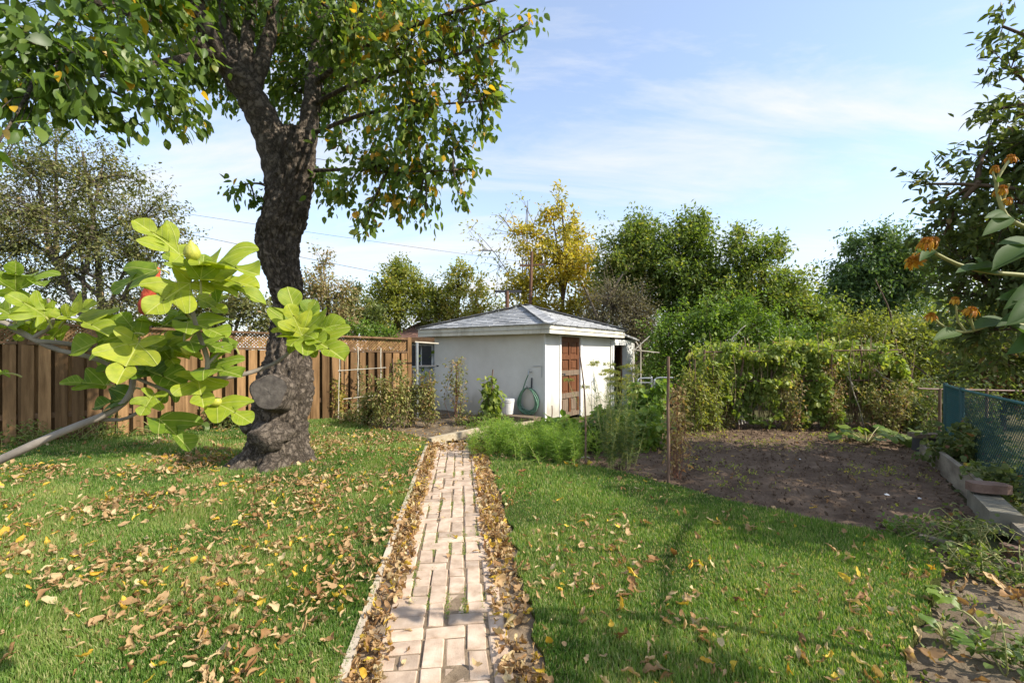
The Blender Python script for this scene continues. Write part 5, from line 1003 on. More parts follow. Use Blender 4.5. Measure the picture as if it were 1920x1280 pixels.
vine('weedy_tuft', 'scraggly weeds under the stick trellis by the fence', ZG(660, 793), .30, .40, 18, 36, .07, M_tom, M_drystem, 414, tmean=.3, cat='weeds')
# stick trellis by the fence
tr = thing('stick_trellis', 'trellis of pale crossed sticks against the lit fence boards', 'trellis', P(680, 790, 10.05) * [1, 1, 0])
for k, (a, b) in enumerate([((636, 652, 10.0), (634, 784, 10.0)), ((671, 650, 10.1), (671, 786, 10.1)), ((714, 652, 10.2), (713, 780, 10.2)), ((634, 695, 9.98), (724, 689, 10.18)), ((644, 748, 9.98), (712, 740, 10.18))]):
    stake_mb(P(*a), P(*b), .012, seed=k, bow=.006).build('stick', M_palestake, tr, smooth=True)
vine('yellow_climber', 'small yellow leaved climber on the leftmost stick of the trellis', ZG(636, 787), .95, .13, 6, 55, .07, M_ygreen, M_drystem, 416, tmean=.75, top_heavy=.9)
vine('thin_climber', 'thin green climber on the middle stick of the trellis', ZG(676, 786), 1.45, .10, 5, 40, .06, M_olive, M_drystem, 417, tmean=.4, top_heavy=.9)
# grey post frame between fence end and shed
fr = thing('post_frame', 'grey post with white crossbar between the fence end and the shed', 'post', P(782, 790, 10.6) * [1, 1, 0])
MB().tube([P(782, 792, 10.6), P(782, 642, 10.6)], .035, 10).build('post', M_metal, fr); MB().tube([P(778, 641, 10.6), P(822, 644, 11.0)], .018, 8).build('crossbar', M_palestake, fr); MB().tube([P(784, 686, 10.6), P(822, 686, 10.9)], .018, 8).build('rail', M_iron, fr)
# herbs along the lawn edge
def feather(name, label, centres, n, h, mat, seed, tmean=.5, hair=.10, cat='plant', lean=.3):
    """clumps of fine thread-like foliage on thin stems"""
    rng = RS(seed); c0_ = np.mean([c for c, r in centres], 0); t = thing(name, label, cat, c0_); st = MB(); pos, dirs, sz = [], [], []
    for (c, r) in centres:
        for k in range(n):
            b = c + np.array([rng.normal(0, r * .55), rng.normal(0, r * .55), 0]); hh = h * rng.uniform(.55, 1.1); tp_ = b + np.array([rng.normal(0, lean * hh * .6), rng.normal(0, lean * hh * .6), hh])
            cc = bez(b, (b + tp_) / 2 + rng.normal(0, .04, 3), tp_, 6); st.tube(cc, np.linspace(.004, .0015, 6), 3, caps=False)
            m = 60; q = rng.uniform(.1, 1, m) * 5; i = np.minimum(q.astype(int), 4); pp = cc[i] + (cc[i + 1] - cc[i]) * (q - i)[:, None]
            d = unit(rng.normal(size=(m, 3)) * [1, 1, .6] + [0, 0, .45]); L = hair * rng.uniform(.5, 1.3, m)
            for f in (0, .35, .6): pos.append(pp + d * (L * f)[:, None]); dirs.append(unit(d + rng.normal(0, .45 if f else .1, d.shape))); sz.append(L * (1 if f == 0 else .55))
    pos, dirs, sz = np.concatenate(pos), np.concatenate(dirs), np.concatenate(sz); k = len(pos)
    st.build('stem', M_stem, t); MB().inst(HAIRV, HAIRF, pos, frames(dirs, unit(rng.normal(size=(k, 3)))), np.column_stack([np.full(k, hair * 1.7), sz, sz]), np.clip(rng.normal(tmean, .2, k), 0, 1)).build('fronds', mat, t, kind='stuff'); return t
feather('fennel_patch', 'low bright green feathery herb patch right of the path end', [(G(930, 848), .30), (G(975, 855), .32), (G(1020, 862), .32), (G(1062, 866), .26), (G(1000, 842), .34), (G(940, 838), .26), (G(1050, 848), .3)], 34, .42, M_fennel, 430, tmean=.45, hair=.10)
dl = feather('dill_plant', 'tall dark feathery dill with thin stems beside the thin stake', [(G(1148, 878), .12), (G(1170, 880), .12)], 11, .92, M_dill, 431, tmean=.5, hair=.11, lean=.22)
def umbels(name, label, base, n, h, seed, r=.3):
    rng = RS(seed); t = thing(name, label, 'plant', base); st, fl = MB(), MB()
    for k in range(n):
        tp_ = base + np.array([rng.normal(0, r), rng.normal(0, r * .7), h * rng.uniform(.65, 1.05)]); st.tube(bez(base, (base + tp_) / 2 + rng.normal(0, .05, 3), tp_, 6), np.linspace(.005, .002, 6), 4, caps=False)
        m = 14; a = rng.uniform(0, 2 * pi, m); rr_ = .085 * np.sqrt(rng.rand(m)); e = tp_ + np.stack([rr_ * np.cos(a), rr_ * np.sin(a), .05 - rr_ * .3], -1)
        for q in e: st.tube([tp_, q], [.0012, .001], 3, caps=False)
        ps = np.repeat(e, 12, 0) + rng.normal(0, .010, (m * 12, 3)); fl.inst(LEAF2V, LEAF2F, ps, frames(unit(rng.normal(size=ps.shape)), unit(rng.normal(size=ps.shape))), np.full(len(ps), .022), rng.uniform(.6, 1, len(ps)))
        m = 90; q = rng.uniform(.15, .9, m)[:, None]; pp = base + (tp_ - base) * q + rng.normal(0, .015, (m, 3)); fl.inst(HAIRV, HAIRF, pp, frames(unit(rng.normal(size=pp.shape) + [0, 0, .4]), unit(rng.normal(size=pp.shape))), np.column_stack([np.full(m, .07), np.full(m, .09), np.full(m, .09)]), rng.uniform(.2, .7, m))
    st.build('stem', M_stem, t); fl.build('flower_umbels', M_dill, t, kind='stuff')
umbels('flowering_dill', 'flowering dill with yellow umbels before the white shed wall', G(1135, 850), 17, 1.30, 432, .28)
umbels('flowering_dill', 'yellow flowering herb right of the stake, below the open doorway', G(1170, 830), 10, 1.1, 433, .24)
CELV, CELF = leaf_tpl(.45, .12, .1, 2)
vine('leafy_greens', 'bright leafy greens below the brown shed door', G(1085, 838), .40, .42, 22, 55, .085, M_bright, M_stem, 440, tmean=.55, tpl=(CELV, CELF), srad=.006, top_heavy=.6)
vine('leafy_greens', 'bright yellow green leafy crop spilling over the near soil', G(1205, 838), .50, .42, 26, 60, .085, M_bright, M_stem, 441, tmean=.72, tpl=(CELV, CELF), top_heavy=.5)
vine('leafy_greens', 'tall bright green leafy crop right of the open doorway', G(1215, 812), .92, .50, 26, 60, .10, M_bright, M_stem, 442, tmean=.55, tpl=(CELV, CELF), top_heavy=.6)
vine('leafy_greens', 'large leaved green plant at the shed corner behind the feathery herbs', G(1040, 820), .32, .28, 14, 30, .12, M_bright, M_stem, 443, tmean=.45, tpl=(BLV, BLF))
vine('leafy_greens', 'green leafy clump between the dill and the tall crop', G(1140, 838), .55, .38, 22, 55, .09, M_bright, M_stem, 444, tmean=.5, tpl=(CELV, CELF))
# stakes of the plot
t = thing('garden_stake', 'thin dark bent stake at the lawn edge beside the feathery herbs', 'stake', G(1098, 873)); MB().tube(smoothpts([G(1098, 876), P(1098, 800, 6.02), P(1096, 740, 6.02), P(1092, 700, 6.0), P(1086, 655, 5.98)], 12), np.linspace(.014, .008, 12), 7).build('pole', M_stake, t, smooth=True); MB().tube([P(1090, 858, 6.0), P(1098, 855, 5.97), P(1106, 858, 6.0)], .006, 5).build('tie', M_palestake, t)
t = thing('dry_tomato_stake', 'brown stake with a withered reddish plant at the plot corner', 'stake', G(1253, 905)); stake_mb(G(1253, 908), P(1253, 668, 5.2), .019, seed=4, bow=.004).build('pole', M_stake, t, smooth=True)
vine('withered_plant', 'withered red brown plant hanging beside the brown stake', G(1268, 897), 1.12, .13, 9, 75, .055, M_tom, M_redstem, 450, tmean=.86, tsd=.12, top_heavy=.3)
t = thing('green_stake', 'short green stake among the leafy greens before the doorway', 'stake', G(1182, 800)); stake_mb(G(1182, 806), P(1180, 738, 8.6), .012, seed=6).build('pole', M_greenstake, t, smooth=True)
t = thing('short_stake', 'short dark stake before the lit corner of the shed', 'stake', G(1034, 800)); stake_mb(G(1034, 804), P(1035, 760, 8.9), .012, seed=7).build('pole', M_stake, t, smooth=True)
for k, (px, py, h, tm, lab) in enumerate([(1302, 808, 1.25, .42, 'yellow green tomato plant on a thin stake left of the bean arbor'), (1338, 806, 1.35, .35, 'tall yellow green vine against the left end of the bean arbor'), (1290, 800, .95, .6, 'drying tomato plant behind the brown stake'), (1362, 800, 1.0, .45, 'leafy vine at the foot of the leaning canes')]):
    vine('tomato_vine', lab, G(px, py), h, .28, 13, 85, .075, M_ygreen if k < 2 else M_tom, M_drystem, 460 + k, tmean=tm, group='tomato vines left of the arbor', stake=.012, stake_h=h * 1.1, spread=.07)
cn = thing('leaning_canes', 'pale canes leaning against the left end of the arbor', 'canes', G(1385, 800))
for k, (a, b) in enumerate([((1392, 795, 8.9), (1372, 735, 9.3)), ((1386, 796, 8.9), (1366, 748, 9.3)), ((1398, 793, 8.9), (1372, 745, 9.2))]): stake_mb(P(*a), P(*b), .012, seed=k).build('cane', M_palestake, cn, smooth=True)

# bean arbor
arb = thing('bean_arbor', 'long pole arbor smothered in bean vines behind the dug plot', 'arbor', (5.7, 9.2, 0))
for k, (px, t_) in enumerate([(1325, 655), (1385, 650), (1450, 655), (1500, 650), (1560, 640), (1606, 648), (1655, 660), (1690, 690)]):
    for dy in (0, .75): stake_mb(G(px, 803) + [0, dy, -.05], P(px + (6 if k % 2 else -4), t_, 9.0) + [0, dy, 0], .022, seed=20 + k, bow=.02).build('pole', M_stake, arb, smooth=True)
for (a, b) in (((1320, 660, 9.0), (1690, 656, 9.0)), ((1330, 715, 9.0), (1690, 712, 9.0)), ((1320, 665, 9.75), (1690, 660, 9.75))): stake_mb(P(*a), P(*b), .016, seed=3, bow=.03, n=9).build('rail', M_stake, arb, smooth=True)
for k, (a, b) in enumerate([((1580, 690, 8.9), (1670, 800, 8.9)), ((1640, 690, 8.85), (1695, 735, 8.8)), ((1690, 800, 8.8), (1650, 690, 8.9)), ((1590, 680, 8.8), (1620, 800, 8.9)), ((1372, 640, 8.9), (1398, 610, 8.9))]): stake_mb(P(*a), P(*b), .010, seed=50 + k, bow=.03).build('cane', M_palestake, arb, smooth=True)
MB().tube(smoothpts([P(1660, 800, 8.9), P(1658, 740, 8.95), P(1666, 690, 9), P(1650, 660, 9)], 10), np.linspace(.05, .03, 10), 9).build('vine_stem', M_barkbrown, arb, smooth=True)
MB().tube(smoothpts([P(1688, 806, 8.8), P(1676, 750, 8.9), P(1660, 700, 9), P(1640, 665, 9)], 10), np.linspace(.045, .02, 10), 9).build('vine_stem', M_redstem, arb, smooth=True)
rng = RS(70); n = 21000; u = rng.rand(n); px = 1312 + u * 385; fz = rng.rand(n) ** .75
hz = 1.62 - .12 * np.sin(u * 9) + .24 * vnoise(np.column_stack([u * 16, u * 0]), 4); hz = hz * np.clip((1.02 - u) * 9, .35, 1)
low_ = np.where(u > .66, .55, .10) + .2 * vnoise(np.column_stack([u * 11, u * 0 + 3]), 6)
Yk = 8.86 + np.abs(rng.normal(0, .28, n)) - .1 + .25 * vnoise(np.column_stack([u * 20, fz * 6]), 8); z = low_ + (hz - low_) * fz
pos = np.column_stack([(px - 960) / FPX * 9.1, Yk, z]); keep = fbm(pos * 2.6, 3, 5) > -.22; pos = pos[keep]; n = len(pos)
topm = rng.rand(n) < .12; pos[topm, 2] = 1.52 + .16 * vnoise(pos[topm] * 1.9, 31) + rng.normal(0, .10, topm.sum()); pos[topm, 1] = 9.0 + rng.rand(topm.sum()) * .9
tn = np.clip(.42 + .22 * vnoise(pos * 2.2, 9) + .17 * rng.normal(size=n) + .12 * (pos[:, 2] - .9), 0, 1)
hf = n // 2
MB().inst(BLV, BLF, pos[:hf], leaf_frames(rng, unit(rng.normal(size=(hf, 3))), .8, .5, .6), .095 * rng.uniform(.6, 1.25, hf), tn[:hf]).inst(LEAF2V, LEAF2F, pos[hf:], leaf_frames(rng, unit(rng.normal(size=(n - hf, 3))), .5, .6), .075 * rng.uniform(.6, 1.25, n - hf), tn[hf:]).build('foliage', M_bean, arb, kind='stuff')
st = MB()
for k in range(320):
    a = P(rng.uniform(1320, 1695), rng.uniform(760, 806), 8.95 + rng.rand() * .5); a[2] = max(a[2], 0); b = a + np.array([rng.normal(0, .18), rng.normal(0, .15), rng.uniform(.4, 1.6)]); st.tube(bez(a, (a + b) / 2 + rng.normal(0, .08, 3), b, 6), .006, 3, caps=False)
st.build('vine_runners', M_drystem, arb, kind='stuff')
vine('dry_pole_vine', 'brown withered vine on a pole in the middle of the arbor', G(1562, 806), 1.40, .22, 10, 80, .065, M_tom, M_drystem, 470, tmean=.78, spread=.06, stake=.016)
for k, (px_, lab) in enumerate([(1720, 'dark tangle of weeds behind the arbor end and the rail'), (1660, 'tangled weeds under the right end of the arbor'), (1800, 'dark weeds behind the teal fence panel')]): vine('tangled_weeds', lab, gz(px_, 8.7, 0), .95, .55, 30, 70, .075, M_dark if k != 1 else M_tom, M_drystem, 475 + k, cat='weeds', spread=.08)
vine('dry_pole_vine', 'straw coloured withered vine left of the arbor middle', G(1480, 806), 1.45, .25, 10, 80, .065, M_tom, M_drystem, 474, tmean=.62, spread=.08)
# squash plants: large leaves one by one
SQO = [(0, 0), (.12, -.12), (.34, -.14), (.50, .02), (.55, .28), (.48, .55), (.34, .78), (.16, .94), (0, 1.0)]
def big_leaves(name, label, base, n, size, h, mat, seed, spread=.3, half=SQO, cat='plant'):
    rng = RS(seed); t = thing(name, label, cat, base); ME = [MB() for _ in range(3)]
    meshes = []
    for q in range(3):
        me = fig_mesh(half, .18, .5, .04, seed + q, rng.uniform(.2, .9)); me.materials.clear(); me.materials.append(mat); meshes.append(me)
    st = MB()
    for k in range(n):
        a = rng.uniform(0, 2 * pi); r = spread * np.sqrt(rng.rand()); b = base + np.array([r * cos(a), r * sin(a), h * rng.uniform(.45, 1.1)]); st.tube(bez(base, (base + b) / 2 + [0, 0, .06], b, 5), .006, 5, caps=False)
        d = unit(np.array([cos(a), sin(a), rng.uniform(-.5, .1)]) + rng.normal(0, .3, 3)); obj('leaf', meshes[rng.randint(3)], mat, t, M4(frames(d[None], np.array([[0, -.25, 1.0]]))[0], b - d * size * .2, size * rng.uniform(.7, 1.2)))
    st.build('stem', M_stem, t); return t
big_leaves('squash_plant', 'leafy squash plant at the arbor foot nearest the teal fence', G(1690, 828), 20, .14, .20, M_green, 480, .40)
big_leaves('squash_plant', 'larger leafy squash plant before the arbor, left of the other one', G(1625, 832), 30, .15, .24, M_bright, 481, .48)
big_leaves('squash_plant', 'small squash plant sprouting before the middle of the arbor', G(1432, 802), 12, .12, .16, M_bright, 482, .25)
# hostas, ferns and sedum at the fence foot
big_leaves('hosta', 'dark leafy hosta at the fence foot left of the cherry trunk', G(300, 815), 26, .16, .26, M_green, 490, .42, H1)
big_leaves('hosta', 'second leafy hosta between the first and the cherry trunk', G(362, 808), 24, .16, .26, M_green, 491, .42, H1)
vine('fern_clump', 'dark ferny clump close left of the cherry trunk', G(420, 803), .42, .38, 24, 45, .075, M_dark, M_stem, 492, tmean=.5)
vine('fence_weeds', 'small green weeds at the fence foot under the fig branch', G(190, 826), .20, .50, 20, 30, .06, M_green, M_stem, 493, cat='weeds')
vine('fence_weeds', 'scruffy green weeds at the fence foot by the left edge', G(60, 836), .26, .50, 20, 30, .06, M_green, M_stem, 494, cat='weeds')
M_sedum = leafmat('sedum_flower', [(0, (.20, .05, .06)), (.6, (.36, .10, .13)), (1, (.46, .18, .20))], trans=.2, rough=.7)
sd = thing('sedum', 'dusky pink sedum in flower behind the cherry trunk', 'flower', G(448, 796)); rng = RS(5); st, fl = MB(), MB()
for k in range(26):
    b = G(448, 796); tp_ = b + np.array([rng.normal(0, .3), rng.normal(0, .12), rng.uniform(.50, .66)]); st.tube(bez(b, (b + tp_) / 2, tp_, 5), .005, 4, caps=False); ps = tp_ + rng.normal(0, 1, (60, 3)) * [.055, .055, .014]; fl.inst(LEAF2V, LEAF2F, ps, frames(unit(rng.normal(size=ps.shape)), unit(rng.normal(size=ps.shape))), np.full(60, .024), rng.rand(60))
st.build('stem', M_stem, sd); fl.build('flower_heads', M_sedum, sd, kind='stuff')
# seedlings and clods on the dug plot
rng = RS(90); lo, hi = np.min(SOILP, 0), np.max(SOILP, 0); p = rng.uniform(lo, hi, (9000, 2)); p = p[inside(p, np.asarray(SOILP))]; p = p[p[:, 1] < 9.2]
k = rng.rand(len(p)) < np.clip(fbm(p * 1.1, 3, 14) * .9 + .18, .02, .9) * .55; sdl = p[k]; cl = p[~k]
pp = np.repeat(np.column_stack([sdl, np.full(len(sdl), .02)]), 6, 0) + rng.normal(0, .022, (len(sdl) * 6, 3)) * [1, 1, .35]
tag(MB().inst(LEAF2V, LEAF2F, pp, leaf_frames(rng, unit(rng.normal(size=pp.shape) * [1, 1, .3] + [0, 0, .4]), -.2, .3), .032 * rng.uniform(.5, 1.5, len(pp)), rng.rand(len(pp))).build('seedlings', M_ygreen, kind='stuff'), 'scattered weed seedlings sprouting from the dug soil', 'seedlings')
OC = np.array([[1, 0, 0], [-1, 0, 0], [0, 1, 0], [0, -1, 0], [0, 0, .8], [0, 0, -.6]], float); OF = np.array([[0, 2, 4], [2, 1, 4], [1, 3, 4], [3, 0, 4], [2, 0, 5], [1, 2, 5], [3, 1, 5], [0, 3, 5]])
pp = np.column_stack([cl, .012 + .012 * rng.rand(len(cl))]); tag(MB().inst(OC, OF, pp, frames(unit(rng.normal(size=pp.shape)), unit(rng.normal(size=pp.shape))), np.abs(rng.normal(.011, .008, (len(pp), 3))) + .003, .5).build('soil_clods', M_soil, kind='stuff'), 'loose crumbs of earth on the dug soil', 'soil')
for (px, py, s) in ((1663, 929, .024), (1724, 936, .020), (1500, 862, .016)):
    tag(obj('pale_stone', MB().inst(OC, OF, np.zeros((1, 3)), np.eye(3)[None], np.ones(1), .5).mesh('pale_stone'), M_whitewood, None, M4(rotz(px * .7), G(px, py) + [0, 0, .012], (s * 1.4, s, s * .7))), 'small pale stone lying on the dug soil', 'stone', 'pale stones on the dug soil')
q_ = np.asarray(DIRTP); p = rng.uniform(q_.min(0), q_.max(0), (1500, 2)); p = p[inside(p, q_) & ~inside(p, np.asarray(LR))]; k = rng.rand(len(p)) < .35
pp = np.repeat(np.column_stack([p[k], np.full(k.sum(), -.03)]), 8, 0) + rng.normal(0, .03, (k.sum() * 8, 3)) * [1, 1, .35]
tag(MB().inst(LEAF2V, LEAF2F, pp, leaf_frames(rng, unit(rng.normal(size=pp.shape) * [1, 1, .3] + [0, 0, .4]), -.2, .3), .032 * rng.uniform(.5, 1.6, len(pp)), rng.rand(len(pp))).build('seedlings', M_green, kind='stuff'), 'tiny weeds sprouting on the bare strip by the chain-link fence', 'seedlings')
pp = np.column_stack([p[~k], -.03 + .012 * rng.rand((~k).sum())]); tag(MB().inst(OC, OF, pp, frames(unit(rng.normal(size=pp.shape)), unit(rng.normal(size=pp.shape))), np.abs(rng.normal(.012, .009, (len(pp), 3))) + .003, .5).build('soil_clods', M_dirt, kind='stuff'), 'loose crumbs of earth on the bare strip', 'soil')
# weeds of the bare strip
GW = 'broad leaved weeds on the bare strip'
for k, (px, py, n_, s_, sp2, lab) in enumerate([(1775, 1130, 5, .10, .08, 'plantain weed with upright leaf beside the lawn corner'), (1768, 1200, 6, .11, .10, 'leafy plantain low at the lawn edge near the viewer'), (1850, 1190, 6, .07, .14, 'spreading weed on the pale patch of bare earth')]):
    big_leaves('plantain_weed', lab, G(px, py), n_, s_, .07, M_bright, 500 + k, sp2, H1, 'weed')
for k, (px, py, h, r, lab, mt) in enumerate([(1760, 1015, .18, .28, 'low leafy weeds along the near edge of the dug plot', M_green), (1830, 1030, .20, .30, 'dark leafy weeds before the curved edging', M_dark), (1700, 1005, .12, .22, 'small weeds where lawn meets the dug plot', M_bright), (1892, 1085, .14, .22, 'ragged ground weeds at the right edge of the bare strip', M_green), (1795, 1060, .08, .2, 'short weeds on the shaded bare strip', M_green), (1905, 1240, .10, .2, 'weeds in the near right corner', M_green), (1810, 1010, .15, .2, 'weeds at the foot of the grey timber', M_dark)]):
    vine('ground_weeds', lab, G(px, py), h, r, 12, 16, .034, mt, M_stem, 510 + k, tmean=.45, cat='weeds', tpl=(BLV, BLF))
vine('fence_creeper', 'dark nettle like plant climbing at the foot of the chain-link fence', G(1825, 885), .62, .45, 26, 55, .07, M_dark, M_stem, 530, tmean=.5, tpl=(CELV, CELF))
vine('fence_creeper', 'dark leafy weed beside the log and the chain-link fence', G(1870, 935), .34, .30, 22, 40, .06, M_dark, M_stem, 531, tmean=.5, tpl=(CELV, CELF))
vine('wall_sprig', 'small green sprig poking through the fence boards', P(40, 690, 7.55), .12, .10, 6, 14, .05, M_green, M_stem, 532)

# ---------------------------------------------------------------- right boundary: chain-link, timbers
M_teal = plain('teal_vinyl', (.030, .13, .135), .45); M_wire = plain('dark_teal_wire', (.035, .095, .098), .5)
CP = [np.array([6.62, 6.95, 0]), np.array([5.98, 6.05, 0]), np.array([4.86, 4.25, 0]), np.array([3.95, 2.75, 0])]; CHH = 1.0
cf = thing('chain_link_fence', 'dark teal chain-link fence along the right boundary', 'fence', CP[1])
for k in range(3):
    a, b = CP[k], CP[k + 1]; d = b - a; L = np.linalg.norm(d); d = d / L; w = MB(); pit = .056
    zt = CHH; zb = .04; H = zt - zb; nn = int(L / pit)
    for q in range(-int(H / pit), nn + 1):
        for sg in (1, -1):
            x0 = q * pit; t0 = max(0, -x0 / H); t1 = min(1, (L - x0) / H)
            if t1 - t0 < .02: continue
            z0, z1 = (zb + H * t0, zb + H * t1) if sg > 0 else (zt - H * t0, zt - H * t1)
            of = np.array([d[1], -d[0], 0]) * .003 * sg
            w.tube([a + d * (x0 + H * t0) + [0, 0, z0] + of, a + d * (x0 + H * t1) + [0, 0, z1] + of], .0028, 3, caps=False)
    w.build('wire_mesh', M_teal if k == 0 else M_wire, cf, kind='stuff'); MB().tube([a + [0, 0, CHH], b + [0, 0, CHH]], .018, 8).build('top_rail', M_teal, cf, smooth=True)
    MB().tube([a + [0, 0, -.1], a + [0, 0, CHH + .03]], .028, 10).build('post', M_wire, cf, smooth=True)
a, b = CP[0], CP[1]; d = unit(b - a); nr = np.array([d[1], -d[0], 0]); nr = nr if np.dot(nr, a) > 0 else -nr
for q in range(26):
    z = .06 + q * .036; MB().box((a + b) / 2 + nr * .015 + [0, 0, z], (np.linalg.norm(b - a) - .07, .004, .030), np.stack([d, nr, np.array([0, 0, 1.0])], -1)).build('slat', M_teal, cf)
bf = thing('back_rail_fence', 'low fence with a long rusty top rail behind the arbor', 'fence', (8, 7.9, 0))
MB().tube([P(1722, 728, 7.9), P(1740, 729, 7.9), P(1930, 733, 7.9), P(2100, 736, 7.9)], .014, 8).build('top_rail', plain('rusty_pink_rail', (.26, .17, .14), .7), bf, smooth=True)
for px in (1762, 1850, 1990): MB().tube([P(px, 729, 7.9) * [1, 1, 0], P(px, 728, 7.9)], .022, 8).build('post', M_stake, bf, smooth=True)
M_timber = surf('grey_timber', (.17, .14, .105), (.34, .295, .225), scale=2.2, rough=.9, bump=.5, stretch=(1, 1, 3), bscale=30, dist=.008, spec=.15)
M_greentimber = surf('green_grey_timber', (.15, .135, .10), (.28, .255, .195), scale=3, rough=.9, bump=.4, bscale=30)
M_terra = surf('brown_block', (.13, .080, .058), (.24, .155, .115), scale=5, rough=.85, bump=.4, bscale=60)
gt = 'timbers edging the dug plot'
board('edging_timber', G(1716, 836), G(1745, 866), .17, .045, M_timber, 'short weathered board ending at the dark gap by the teal fence', 'timber', gt)
board('edging_timber', G(1742, 862), G(1842, 950), .27, .05, M_timber, 'long pale grey edging board beside the dug plot', 'timber', gt)
board('edging_timber', (G(1843, 952) + [.02, .03, 0]), (G(1890, 1000) + [.02, .03, 0]), .19, .20, M_greentimber, 'thick greenish timber lying in line after the long board', 'timber', gt)
board('edging_timber', G(1895, 985), G(1960, 1040), .12, .12, M_timber, 'last timber at the right edge beside the curved edging', 'timber', gt)
board('edging_timber', P(1758, 858, 6.3) * [1, 1, 0], P(1812, 868, 5.9) * [1, 1, 0], .22, .05, M_timber, 'board behind the dark gap under the chain-link fence', 'timber', gt)
board('lawn_edging', G(1722, 1010), G(1790, 1024), .07, .03, M_timber, 'thin buried board edge between weeds and dug plot', 'edging')
tag(MB().tube([G(1795, 885) + [.10, .10, .07], G(1862, 940) + [.16, .10, .07]], [.075, .085], 14).build('log', M_timber), 'short round log lying behind the long edging board', 'log')
c = G(1862, 962) + np.array([.02, .06, .225]); q = MB(); hx = np.array([[-.15, -.05], [-.09, -.085], [.09, -.085], [.15, -.05], [.15, .05], [.09, .085], [-.09, .085], [-.15, .05]]); Rq = rotz(-.3)[:2, :2]; hx = hx @ Rq.T
V = [[c[0] + x, c[1] + y, c[2] + dz] for dz in (-.04, .04) for x, y in hx]; q.add(V[8:], [list(range(8))]); q.add(V, [[i, (i + 1) % 8, 8 + (i + 1) % 8, 8 + i] for i in range(8)]); tag(q.build('paving_block', M_terra), 'reddish brown paving block perched on the timbers', 'paving block')
tag(MB().box(P(1738, 830, 6.75) * [1, 1, 0] + np.array([0, 0, .27]), (.42, .16, .055), rotz(-.12), jit=.005, rng=RS(1)).build('perched_plank', M_greywood), 'dark plank laid across the gap before the teal fence', 'plank')
tag(MB().box(P(1743, 845, 6.85) * [1, 1, 0] + np.array([0, 0, .12]), (.34, .22, .22), rotz(-.12), jit=.01, rng=RS(2)).build('dark_box', M_iron), 'dark box tucked under the perched plank', 'box')
def curved(px0, py0, px1, py1, h, th, label, z0=-.03):
    a, b = G(px0, py0), G(px1, py1); mid = (a + b) / 2 + np.array([-.02, -.10, 0]); c_ = bez(a, mid, b, 12); t_ = unit(np.gradient(c_, axis=0)); nrm_ = np.stack([t_[:, 1], -t_[:, 0], 0 * t_[:, 0]], -1) * th / 2
    V = np.concatenate([c_ - nrm_ + [0, 0, z0], c_ + nrm_ + [0, 0, z0], c_ + nrm_ + [0, 0, z0 + h], c_ - nrm_ + [0, 0, z0 + h]]); F = []
    for i in range(11):
        for k in range(4): F.append([k * 12 + i, k * 12 + i + 1, ((k + 1) % 4) * 12 + i + 1, ((k + 1) % 4) * 12 + i])
    tag(MB().add(V, F).add(V[[0, 12, 24, 36]], [[0, 1, 2, 3]]).build('curved_edging', M_terra), label, 'edging')
curved(1878, 1034, 1990, 1064, .10, .06, 'upper curved brown edging strip at the right edge'); curved(1884, 1058, 1995, 1092, .07, .06, 'lower curved brown edging strip at the right edge')

# ---------------------------------------------------------------- beyond the shed: frame, gate, poles, house
wf = thing('pale_pole_frame', 'pale leaning poles and crossbar beside the lean-to', 'frame', P(1195, 760, 11.4) * [1, 1, 0])
for k, (a, b) in enumerate([((1186, 659, 11.4), (1218, 630, 11.4)), ((1186, 656, 11.5), (1236, 661, 11.5)), ((1188, 790, 11.4), (1187, 655, 11.4)), ((1202, 790, 11.5), (1201, 642, 11.5)), ((1192, 640, 11.45), (1203, 658, 11.45))]): stake_mb(P(*a), P(*b), .016, seed=k, bow=.004).build('pole', M_palestake, wf, smooth=True)
gtb = thing('tube_gate', 'grey tubular gate half hidden behind the leafy greens', 'gate', P(1215, 790, 10.4) * [1, 1, 0])
MB().tube(smoothpts([P(1196, 795, 10.4), P(1196, 720, 10.4), P(1198, 711, 10.4), P(1204, 709, 10.4), P(1219, 709, 10.4), P(1222, 714, 10.4), P(1222, 795, 10.4)], 30), .018, 8).build('frame', M_metal, gtb, smooth=True); MB().tube([P(1196, 717, 10.4), P(1222, 717, 10.4)], .010, 6).build('bar', M_metal, gtb)
MB().tube(smoothpts([P(1227, 795, 10.4), P(1227, 720, 10.4), P(1229, 711, 10.4), P(1236, 708, 10.4), P(1262, 708, 10.4)], 24), .018, 8).build('frame', M_metal, gtb, smooth=True)
M_pole = surf('old_pole_wood', (.12, .062, .040), (.22, .12, .08), scale=2, rough=.9, bump=.3, stretch=(4, 4, .5))
up1 = thing('crossarm_pole', 'nearer dark T shaped pole with a plain crossarm above the shed roof', 'pole', P(951, 660, 16.2) * [1, 1, 0], 'crossarm poles behind the shed')
MB().tube([P(951, 660, 16.2) * [1, 1, 0], P(951, 546, 16.2)], [.085, .07], 10).build('shaft', M_pole, up1, smooth=True); MB().box(P(953, 546, 16.2), (.95, .08, .085), jit=.006, rng=RS(1)).build('crossarm', M_iron, up1)
for px in (931, 975): MB().tube([P(px, 548, 16.2), P(px, 554, 16.2), P(px, 560, 16.2)], [.02, .045, .02], 8).build('insulator', M_metal, up1)
up2 = thing('crossarm_pole', 'farther thin reddish pole with raised crossarm, taller than the T shaped one', 'pole', P(991, 660, 16.9) * [1, 1, 0], 'crossarm poles behind the shed')
MB().tube([P(990, 660, 16.9) * [1, 1, 0], P(997, 472, 16.9)], [.075, .055], 10).build('shaft', M_pole, up2, smooth=True); MB().box(P(998, 497, 16.9), (.95, .06, .06), np.array([[.998, 0, -.05], [0, 1, 0], [.05, 0, .998]])).build('crossarm', M_pole, up2)
